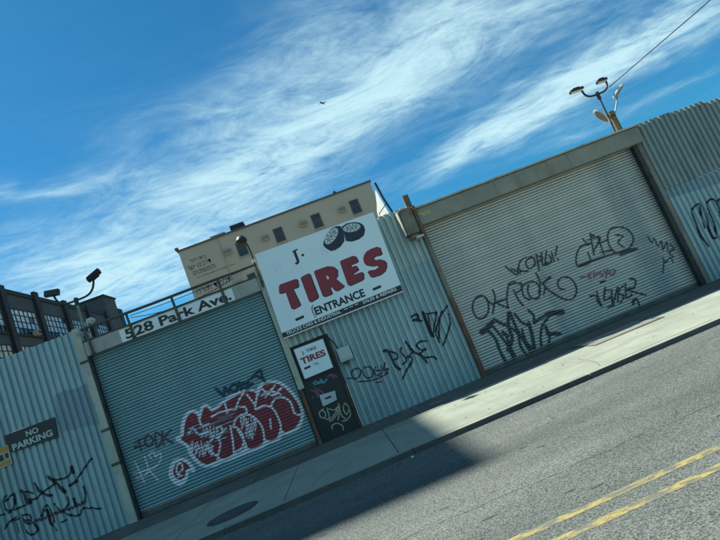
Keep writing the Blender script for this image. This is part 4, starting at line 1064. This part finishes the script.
part('bracket_mark', ([(-.03, SG - .003, 2.75), (-.075, SG - .003, 2.68), (-.085, SG - .003, 2.60), (-.06, SG - .003, 2.48), (-.045, SG - .003, 2.48), (-.068, SG - .003, 2.60), (-.058, SG - .003, 2.675), (-.018, SG - .003, 2.745)], [tuple(range(8))]), 'sign_black', sg)
for (x, z) in ((-.36, 2.585), (1.31, 2.59)):
    part('dash', board(((x - .09, z + .022), (x + .09, z + .03), (x + .09, z - .022), (x - .09, z - .03)), SG - .004, SG - .003), 'sign_black', sg)
letters('strip_letter', text_shape('TRUCKS CARS & INDUSTRIAL', -.72, .455, 2.36, 2.425, SG - .005, bold=.02, slope=.018), 'white_print', sg)
letters('strip_letter', text_shape('SALES & REPAIRS', .93, 1.67, 2.385, 2.45, SG - .005, bold=.02, slope=.01), 'white_print', sg)
letters('strip_mark', text_shape('~ ~ ~', .53, .84, 2.41, 2.435, SG - .005, bold=.02, slope=.006), 'white_print', sg)
part('lower_trim', board(((-.80, 2.332), (1.784, 2.342), (1.784, 2.322), (-.80, 2.312)), SG - .006, -.076), 'white_print', sg)

# door, its sign, mail slot
dr = thing('steel_door', (-.4, .02, SW), 'black steel door covered in small tags, under the little tires sign', 'door')
part('leaf', box(-.804, -.0085, .02, .07, WB, 2.10, .006), 'door_black', dr)
part('frame', merge(box(-.008, .042, -.03, .09, WB, 2.11), box(-.80, -.01, -.02, .09, 2.103, 2.118)), 'guide_dark', dr)
part('mail_plate', board(((-.54, 1.03), (-.22, 1.0), (-.25, .82), (-.55, .80)), -.005, .019), 'plastic_white', dr)
part('mail_slot', board(((-.46, .945), (-.33, .94), (-.33, .905), (-.46, .91)), -.009, -.0055), 'sign_black', dr)
paint('graffiti_tag', dr, 'spray_cream', 'flat', .02, G['tag_door_cream'], off=.003, cell=.006, label='cream looping tag')
paint('graffiti_tag', dr, 'spray_pink', 'flat', .02, G['tag_door_pink'], off=.003, cell=.006, label='faded pink tag')
paint('graffiti_tag', dr, 'spray_cyan', 'flat', .02, G['tag_door_cyan'], off=.003, cell=.006, label='small cyan scribble')
for z in (.5, 1.35):
    part('hinge', tube([(-.012, .005, z), (-.012, .005, z + .1)], .012, 8), 'guide_dark', dr)

ds = thing('door_sign', (-.39, -.06, 1.43), 'small square white sign reading TIRES at the top of the black door', 'sign')
part('panel', board(((-.695, 2.05), (-.08, 2.04), (-.09, 1.44), (-.69, 1.43)), -.06, .015), 'sign_white', ds)
part('frame', board(((-.72, 2.075), (-.055, 2.065), (-.065, 1.415), (-.715, 1.405)), -.052, .018), 'sign_black', ds)
letters('letter', text_shape('J. TIRE', -.57, -.26, 1.88, 1.96, -.063, bold=.015), 'sign_black', ds)
letters('letter', text_shape('TIRES', -.645, -.13, 1.71, 1.84, -.063, bold=.04), 'sign_red', ds)
letters('letter', text_shape('TEL', -.44, -.31, 1.60, 1.655, -.063, bold=.01), 'print_grey', ds)
part('dash', board(((-.63, 1.64), (-.50, 1.645), (-.50, 1.605), (-.63, 1.60)), -.064, -.061), 'sign_black', ds)

eb = thing('meter_box', (.23, -.08, 1.45), 'small pale utility box on the fence right of the black door', 'utility box')
part('housing', box(.09, .36, -.10, -.003, 1.46, 1.74, .012), 'box_grey', eb)
part('lid', box(.10, .35, -.112, -.101, 1.50, 1.73, .004), 'box_grey', eb)
part('knockout', box(.13, .25, -.09, -.004, 1.40, 1.455), 'guide_dark', eb)
cp = bez((-.06, -.03, 2.30), (-.02, -.04, 2.1), (.08, -.06, 1.95), (.14, -.05, 1.75), 8)
solid('conduit', tube(cp, .012, 6), 'cable', (.14, -.05, 1.74), 'thin black conduit from the billboard to the utility box', 'conduit')

# no parking sign and a torn poster on the left fence
npk = thing('no_parking_sign', (-5.9, -.02, 2.2), 'dark weathered metal sign reading NO PARKING on the left fence', 'sign')
part('panel', board(((-6.38, 2.55), (-5.41, 2.535), (-5.45, 2.15), (-6.34, 2.205)), -.03, -.008), 'sign_black', npk)
letters('letter', text_shape('NO', -5.99, -5.75, 2.375, 2.485, -.033, bold=.035), 'box_grey', npk)
letters('letter', text_shape('PARKING', -6.29, -5.52, 2.215, 2.34, -.033, bold=.035), 'box_grey', npk)
part('edge_strip', board(((-6.25, 2.563), (-5.95, 2.558), (-5.95, 2.548), (-6.25, 2.553)), -.034, -.009), 'white_print', npk)
ps = thing('torn_poster', (-6.6, -.02, 2.0), 'torn orange and yellow poster at the left edge beside the no parking sign', 'poster')
part('sheet', board(((-6.95, 2.36), (-6.36, 2.37), (-6.37, 2.0), (-6.95, 1.98)), -.016, -.008), 'paper', ps)
part('print', board(((-6.93, 2.345), (-6.375, 2.355), (-6.38, 2.27), (-6.93, 2.26)), -.019, -.017), 'poster_orange', ps)
part('print', board(((-6.62, 2.23), (-6.50, 2.23), (-6.50, 2.12), (-6.62, 2.12)), -.019, -.017), 'sign_black', ps)
part('print', board(((-6.46, 2.23), (-6.40, 2.23), (-6.40, 2.14), (-6.46, 2.14)), -.019, -.017), 'sign_black', ps)
part('print', board(((-6.93, 2.10), (-6.39, 2.09), (-6.40, 2.03), (-6.93, 2.04)), -.019, -.017), 'poster_orange', ps)

# rusty light box left of the hood
lb = thing('light_box', (2.45, -.1, 3.25), 'rusty boxed light with a short square post, left end of the hood', 'light')
hs = box(2.30, 2.585, -.26, -.015, 3.34, 3.92, .03)
part('housing', hs, 'box_brown', lb)
part('edge_strap', box(2.588, 2.655, -.29, -.165, 3.28, 3.90, .006), 'rust', lb)
part('edge_strap', box(2.262, 2.288, -.26, -.02, 3.36, 3.90, .004), 'post_pale', lb)
part('bottom_cap', lathe([(.135, 0), (.13, -.04), (.09, -.075), (.0, -.085)], 16, origin=(2.445, -.148, 3.318)), 'box_brown', lb, smooth=True)
part('lens', box(2.44, 2.60, -.30, -.10, 3.225, 3.27, .01), 'lamp_lens', lb)
part('post', box(2.535, 2.66, -.13, -.02, 3.94, 4.21, .012), 'post_brown', lb)

# bright white panel and leaning pole behind the sign
tp = thing('tarp_panel', (2.1, .5, 3.6), 'bright white triangular tarp panel between the billboard and the light box', 'tarp')
tv = [(1.93, .62, 4.62), (2.33, .5, 3.9), (2.3, .5, 3.3), (1.95, .6, 3.3)]
edge = [(1.95 + random.uniform(-.02, .02), .6, 3.3 + i * .1) for i in range(1, 14)]
loop_ = [(2.20, .52, 4.74), (2.30, .52, 4.05), (2.34, .52, 3.3)] + [(1.97, .52, 3.3)] + [(1.975 + max(0, z_ - 4.07) * .33 + random.uniform(-.012, .012), .52, z_) for z_ in [3.6 + i * .09 for i in range(13)]]
loop_ = [(p[0], .44 + .75 * (p[0] - 2.0), p[2] * 1.0) for p in loop_]
nl = len(loop_)
part('cloth', ([*loop_, *[(p[0], p[1] + .004, p[2]) for p in loop_]], [tuple(range(nl)), tuple(range(2 * nl - 1, nl - 1, -1))] + [(i, (i + 1) % nl, nl + (i + 1) % nl, nl + i) for i in range(nl)]), 'tarp', tp)
part('pole', tube([(2.25, .60, 4.90), (2.29, .60, 4.5), (2.37, .58, 4.05), (2.5, .55, 3.3)], .026, 8), 'cable', tp)
part('tie_rope', tube([(1.85, .48, 4.03), (2.28, .48, 4.33)], .010, 5), 'rail', tp)

# ================================================================ flood lamps


def flood_head(c, w, h, d, rot, tilt):
    m = Matrix.Translation(c) @ Matrix.Rotation(rot, 4, 'Y') @ Matrix.Rotation(tilt, 4, 'X')
    body = xform(merge(box(-w / 2, w / 2, -d / 2, d / 2, -h / 2, h / 2, .012), box(-w / 4, w / 4, d / 2 + .001, d / 2 + .03, -h / 2 + .02, h / 2 - .02, .008)), m)
    lens = xform(box(-w / 2 + .015, w / 2 - .015, -d / 2 - .006, -d / 2 - .0005, -h / 2 + .015, h / 2 - .015), m)
    return body, lens


tl = thing('flood_lamp', (-4.47, .12, 3.6), 'twin flood lamp on a U shaped arm above the left fence', 'lamp', 'twin flood lamps above the wall')
part('pole', tube([(-4.48, .14, 3.3), (-4.455, .14, 4.58)], .026, 10), 'lamp_pole', tl)
part('arm', tube([(-4.845, .14, 4.92)] + bez((-4.83, .14, 4.80), (-4.78, .14, 4.60), (-4.65, .14, 4.60), (-4.45, .14, 4.61), 8) + bez((-4.45, .14, 4.61), (-4.20, .14, 4.60), (-4.06, .14, 4.62), (-4.00, .14, 4.93), 8), .022, 8), 'lamp_dark', tl)
part('clamp', tube([(-4.456, .14, 4.50), (-4.45, .14, 4.66)], .042, 10), 'lamp_dark', tl)
for (c, rot, tilt, w) in (((-4.85, .12, 4.92), R(10), R(-12), .29), ((-3.97, .12, 4.97), R(-22), R(-40), .31)):
    b_, l_ = flood_head(c, w, .13, .09, rot, tilt)
    hd_ = part('lamp_head', b_, 'lamp_dark', tl)
    part('lens', l_, 'glass_dark', hd_)

tr = thing('flood_lamp', (7.9, .4, 3.9), 'twin flood lamp on a U shaped arm above the hood\'s right end', 'lamp', 'twin flood lamps above the wall')
part('pole', tube([(7.80, .36, 3.85), (7.84, .38, 4.95)], .018, 8), 'lamp_dark', tr)
part('arm', tube([(7.53, .38, 5.22)] + bez((7.53, .38, 5.18), (7.54, .38, 4.98), (7.68, .38, 4.98), (7.84, .38, 4.99), 8) + bez((7.84, .38, 4.99), (8.06, .38, 4.98), (8.17, .38, 5.02), (8.17, .38, 5.24), 8), .024, 8), 'lamp_dark', tr)
part('clamp', tube([(7.835, .38, 4.86), (7.84, .38, 5.04)], .042, 10), 'lamp_dark', tr)
for (c, rot, tilt, w) in (((7.38, .33, 5.23), R(2), R(84), .32), ((8.04, .33, 5.24), R(3), R(84), .24)):
    b_, l_ = flood_head(c, w, .14, .06, rot, tilt)
    hd_ = part('lamp_head', b_, 'lamp_dark', tr)
    part('lens', l_, 'lamp_lens', hd_)

wp = thing('wooden_post', (7.95, .42, 3.7), 'short brown wooden post rising behind the hood\'s right end', 'post')
part('post', tube([(7.96, .44, 3.0), (7.95, .44, 4.50)], .085, 12), 'wood', wp)
part('strap', tube([(7.95, .44, 4.36), (7.95, .44, 4.40)], .089, 12), 'guide_dark', wp)


def paddle(c, length, width, rot, tilt):
    m = Matrix.Translation(c) @ Matrix.Rotation(rot, 4, 'Y') @ Matrix.Rotation(tilt, 4, 'X')
    n = 18
    ring = []
    for k in range(n):
        a = 2 * math.pi * k / n
        ring.append((length / 2 * math.cos(a), width / 2 * math.sin(a) * (1.15 - .3 * math.cos(a))))
    V = [(x * .96, y * .94, -.025) for x, y in ring] + [(x, y, 0) for x, y in ring] + [(x * .8, y * .75, .035) for x, y in ring]
    F = [tuple(range(n - 1, -1, -1))] + [tuple(range(2 * n, 3 * n))]
    for r_ in (0, 1):
        F += [(r_ * n + k, r_ * n + (k + 1) % n, (r_ + 1) * n + (k + 1) % n, (r_ + 1) * n + k) for k in range(n)]
    body = xform((V, F), m)
    lens = xform(([(x * .8, y * .78, -.028) for x, y in ring], [tuple(range(n))]), m)
    return body, lens


for (c, rot, tilt, arm0, lbx) in (((8.30, .34, 4.87), R(-33), R(-25), (8.02, .40, 4.42), 'grey oval area light on the right side of the wooden post'),
                                  ((7.66, .34, 4.44), R(60), R(-35), (7.88, .40, 4.34), 'grey oval area light on the left side of the wooden post')):
    al = thing('area_light', arm0, lbx, 'lamp', 'oval area lights on the wooden post')
    b_, l_ = paddle(c, .46, .15, rot, tilt)
    part('head', b_, 'lamp_lens', al)
    part('lens', l_, 'lamp_grey', al)
    mid = Vector(arm0).lerp(Vector(c), .55)
    part('arm', tube([arm0, (arm0[0] + (.06 if c[0] > 8 else -.04), arm0[1] - .03, arm0[2] + .1), tuple(Vector(arm0).lerp(Vector(c), .75))], .014, 6), 'lamp_pole', al)

CABLE = [(8.17, .38, 5.05), (9.1, -1.9, 5.22), (10.2, -4.5, 5.55), (11.6, -7.5, 6.1), (13.6, -12.0, 7.2)]
solid('power_cable', tube(CABLE, .010, 6), 'cable', CABLE[0], 'thin black cable running up from the right lamps across the sky', 'cable')

# ================================================================ beige building behind
by = 39.0
bb = thing('beige_building', (-.35, by, 0), 'beige rendered building with Hebrew lettering behind the tire sign', 'building')
part('wall', box(-10.0, 9.25, by, by + 16, 0, 16.75), 'beige', bb)
part('parapet_cap', box(-10.12, 9.37, by - .12, by + 16.1, 16.752, 16.90), 'beige_trim', bb)
part('corner_finial', box(-10.2, -9.9, by - .2, by + .1, 16.905, 17.15), 'beige_trim', bb)


def wall_window(parent, x, z, w, h, y, pane='glass_dark'):
    f = part('window', merge(box(x - w / 2, x - w / 2 + .08, y - .06, y - .003, z, z + h), box(x + w / 2 - .08, x + w / 2, y - .06, y - .003, z, z + h),
                             box(x - w / 2 + .081, x + w / 2 - .081, y - .06, y - .003, z + h - .08, z + h), box(x - w / 2 + .081, x + w / 2 - .081, y - .055, y - .003, z + h * .5 - .03, z + h * .5 + .03)), 'beige_trim', parent)
    part('pane', box(x - w / 2 + .082, x + w / 2 - .082, y - .02, y - .004, z + .01, z + h - .081), pane, f)
    part('sill', box(x - w / 2 - .06, x + w / 2 + .06, y - .14, y - .003, z - .09, z - .003), 'beige_pale', f)
    return f


for i, x in enumerate((-4.38, -.68, 3.13, 7.06)):
    for z in (14.22, 11.0, 7.8):
        wall_window(bb, x, z, .92, 1.42, by)
        g = part('air_conditioner', box(x - 1.72, x - .98, by - .30, by - .003, z + .62, z + 1.16, .09), 'beige', bb)
        part('grille', merge(*[box(x - 1.62 + k * .13, x - 1.55 + k * .13, by - .318, by - .302, z + .70, z + 1.08) for k in range(5)]), 'ink_faded', g)
part('pipe', tube([(x_ := -6.2, by - .06, 16.7), (-6.2, by - .06, 9)], .05, 6), 'beige', bb)
for (body, x0, x1, z0, z1, mt) in (('לחר תיב', -9.25, -7.75, 15.32, 15.72, 'ink'), ('רשי וניכרד', -9.75, -7.45, 14.72, 15.12, 'ink'),
                                   ('םיטפשמהו', -9.35, -7.25, 14.12, 14.52, 'ink'), ('קחצי תדלות שדקמ תיב תדגאו הרותה', -9.2, -5.5, 13.72, 13.9, 'ink'),
                                   ('הרות דומלת', -9.6, -6.2, 12.35, 12.95, 'ink')):
    letters('letter', text_shape(body, x0, x1, z0, z1, by - .012, bold=.0), mt, bb)
part('banner', box(-9.9, -5.2, by - .009, by - .002, 12.15, 13.1), 'beige_pale', bb)
rb = solid('rooftop_unit', merge(box(-4.9, -3.5, by + 1.0, by + 2.2, 16.91, 17.75, .05), box(-4.75, -3.65, by + .97, by + .998, 17.0, 17.6)), 'slate_dark', (-4.2, by + 1.5, 16.9), 'black rooftop unit on the beige building', 'rooftop unit')
solid('rooftop_vent', merge(box(-6.9, -5.6, by + 1.2, by + 2.4, 16.91, 17.35, .05), box(-7.0, -5.5, by + 1.1, by + 2.5, 17.36, 17.44)), 'beige_pale', (-6.2, by + 1.8, 16.9), 'pale low vent box on the beige roof, left of the black unit', 'rooftop vent')
solid('roof_vent', merge(box(5.55, 5.95, by + .4, by + .8, 16.91, 17.12, .03), tube([(5.75, by + .6, 17.1), (5.75, by + .6, 17.28)], .12, 10)), 'slate_dark', (5.75, by + .6, 16.9), 'tiny dark vent on the beige roof edge above the billboard', 'roof vent')

# ================================================================ dark factory building far left
FX = -30.0
fb = thing('factory_building', (FX, 50, 0), 'dark slate factory building with large gridded windows at the left', 'building')
part('wall', box(FX - 32, FX, 26.5, 73.0, 0, 21.6), 'slate', fb)
part('parapet', box(FX - 32.2, FX + .15, 26.3, 73.0, 21.61, 22.1), 'slate_dark', fb)
part('end_block', box(FX - 11.5, FX + .3, 73.05, 77.6, 0, 24.8), 'slate', fb)
part('end_block_cap', box(FX - 11.7, FX + .5, 72.9, 77.8, 24.81, 25.05), 'slate_dark', fb)
part('end_pier', box(FX - 3, FX + .35, 77.65, 79.3, 0, 23.3), 'slate_dark', fb)
bays = [33.2, 39.8, 46.4, 53.0, 59.7, 66.3, 72.6]
for i, yb in enumerate(bays):
    part('pilaster', box(FX + .002, FX + .38, yb - .45, yb + .45, 0, 22.5 if i % 2 else 22.3), 'slate_dark', fb)
for i in range(len(bays) - 1):
    y0_, y1_ = bays[i] + .75, bays[i + 1] - .75
    for zi, (z0_, z1_, pn) in enumerate(((17.0, 19.95, 'sky_reflect_glass'), (12.8, 15.75, 'cream_glass'), (8.6, 11.5, 'sky_reflect_glass'))):
        fx = FX + .06
        bars = [box(FX + .004, fx + .04, y0_, y0_ + .12, z0_, z1_), box(FX + .004, fx + .04, y1_ - .12, y1_, z0_, z1_),
                box(FX + .004, fx + .04, y0_ + .121, y1_ - .121, z1_ - .12, z1_), box(FX + .004, fx + .04, y0_ + .121, y1_ - .121, z0_, z0_ + .12)]
        nb = 6
        for k in range(1, nb):
            yk = y0_ + (y1_ - y0_) * k / nb
            bars.append(box(FX + .004, fx + .03, yk - .045, yk + .045, z0_ + .121, z1_ - .121))
        for k in range(1, 4):
            zk = z0_ + (z1_ - z0_) * k / 4
            bars.append(box(FX + .004, fx + .02, y0_ + .121, y1_ - .121, zk - .04, zk + .04))
        wf = part('window', merge(*bars), 'slate_dark', fb)
        for a in range(nb):
            for b in range(4):
                ya = y0_ + (y1_ - y0_) * a / nb + .05
                yb_ = y0_ + (y1_ - y0_) * (a + 1) / nb - .05
                za = z0_ + (z1_ - z0_) * b / 4 + .045
                zb = z0_ + (z1_ - z0_) * (b + 1) / 4 - .045
                dark = (b == 0 and random.random() < .75) or random.random() < .08
                part('pane', box(FX + .006, FX + .03, ya, yb_, za, zb), 'glass_dark' if dark else pn, wf)
        part('sill', box(FX + .004, FX + .22, y0_ - .1, y1_ + .1, z0_ - .2, z0_ - .005), 'slate_dark', wf)
for (yy_, zz) in ((50.2, 16.9), (57.6, 17.1), (63.0, 16.8)):
    g = part('air_conditioner', box(FX + .11, FX + .75, yy_, yy_ + .75, zz, zz + .6, .04), 'beige_pale', fb)
    part('grille', box(FX + .751, FX + .77, yy_ + .08, yy_ + .67, zz + .08, zz + .5), 'slate_dark', g)

# brick building on the left, outside the frame, whose shadow lies on the sidewalk and road
cb = thing('brick_building', (-15, 1.0, 0), 'tall narrow brick building standing left of the fences, outside the picture', 'building')
BX, BZ = -9.76, 17.1
part('wall', box(BX - 14, BX, 1.0, 5.4, 0, BZ - .3), 'brick_red', cb)
part('cornice', box(BX - 14.1, BX, .95, 5.4, BZ - .298, BZ), 'beige_trim', cb)
for i in range(5):
    for z in (2.2, 5.6, 9.0, 12.2):
        wall_window(cb, BX - 1.6 - i * 2.7, z, 1.1, 1.8, 1.0)

# airliner
ap = thing('airplane', (0, 0, 0), 'small dark airplane high in the sky over the beige building', 'airplane')
d_ = Vector((.140, .888, .438)).normalized()
ap.location = Vector((0, -11, 1.4)) + d_ * 2200
fus = lathe([(.1, -18), (1.2, -16.5), (1.9, -13), (2.0, 8), (1.5, 14), (.5, 19)], 14, axis='y')


def apart(name, shape, mat):
    o = link(name, make_mesh(name, shape[0], shape[1], mat, name == 'fuselage'), ap)
    return o


apart('fuselage', fus, 'plane_grey')
for s in (-1, 1):
    wv = [(s * 1.5, -6, -.6), (s * 18, 4.5, .8), (s * 18, 6.3, .8), (s * 1.5, 2, -.6)]
    apart('wing', ([*wv, *[(a, b, c + .5) for a, b, c in wv]], [(0, 1, 2, 3), (7, 6, 5, 4), (0, 4, 5, 1), (1, 5, 6, 2), (2, 6, 7, 3), (3, 7, 4, 0)]), 'plane_grey')
    tv_ = [(s * .5, 13.5, .6), (s * 6.5, 17.3, 1.0), (s * 6.5, 18.5, 1.0), (s * .5, 16.8, .6)]
    apart('tailplane', ([*tv_, *[(a, b, c + .3) for a, b, c in tv_]], [(0, 1, 2, 3), (7, 6, 5, 4), (0, 4, 5, 1), (1, 5, 6, 2), (2, 6, 7, 3), (3, 7, 4, 0)]), 'plane_grey')
    apart('engine', lathe([(.6, -2.4), (1.0, -2.2), (1.0, .6), (.5, 2.2)], 10, axis='y', origin=(s * 6, -3.2, -1.3)), 'plane_grey')
fv = [(-.2, 12, 1.5), (-.2, 16.5, 7.5), (-.2, 18.5, 7.5), (-.2, 17.5, 1.5)]
apart('tail_fin', ([*fv, *[(.2, b, c) for a, b, c in fv]], [(0, 1, 2, 3), (7, 6, 5, 4), (0, 4, 5, 1), (1, 5, 6, 2), (2, 6, 7, 3), (3, 7, 4, 0)]), 'plane_grey')
ap.rotation_euler = (R(0), R(14), R(-28))
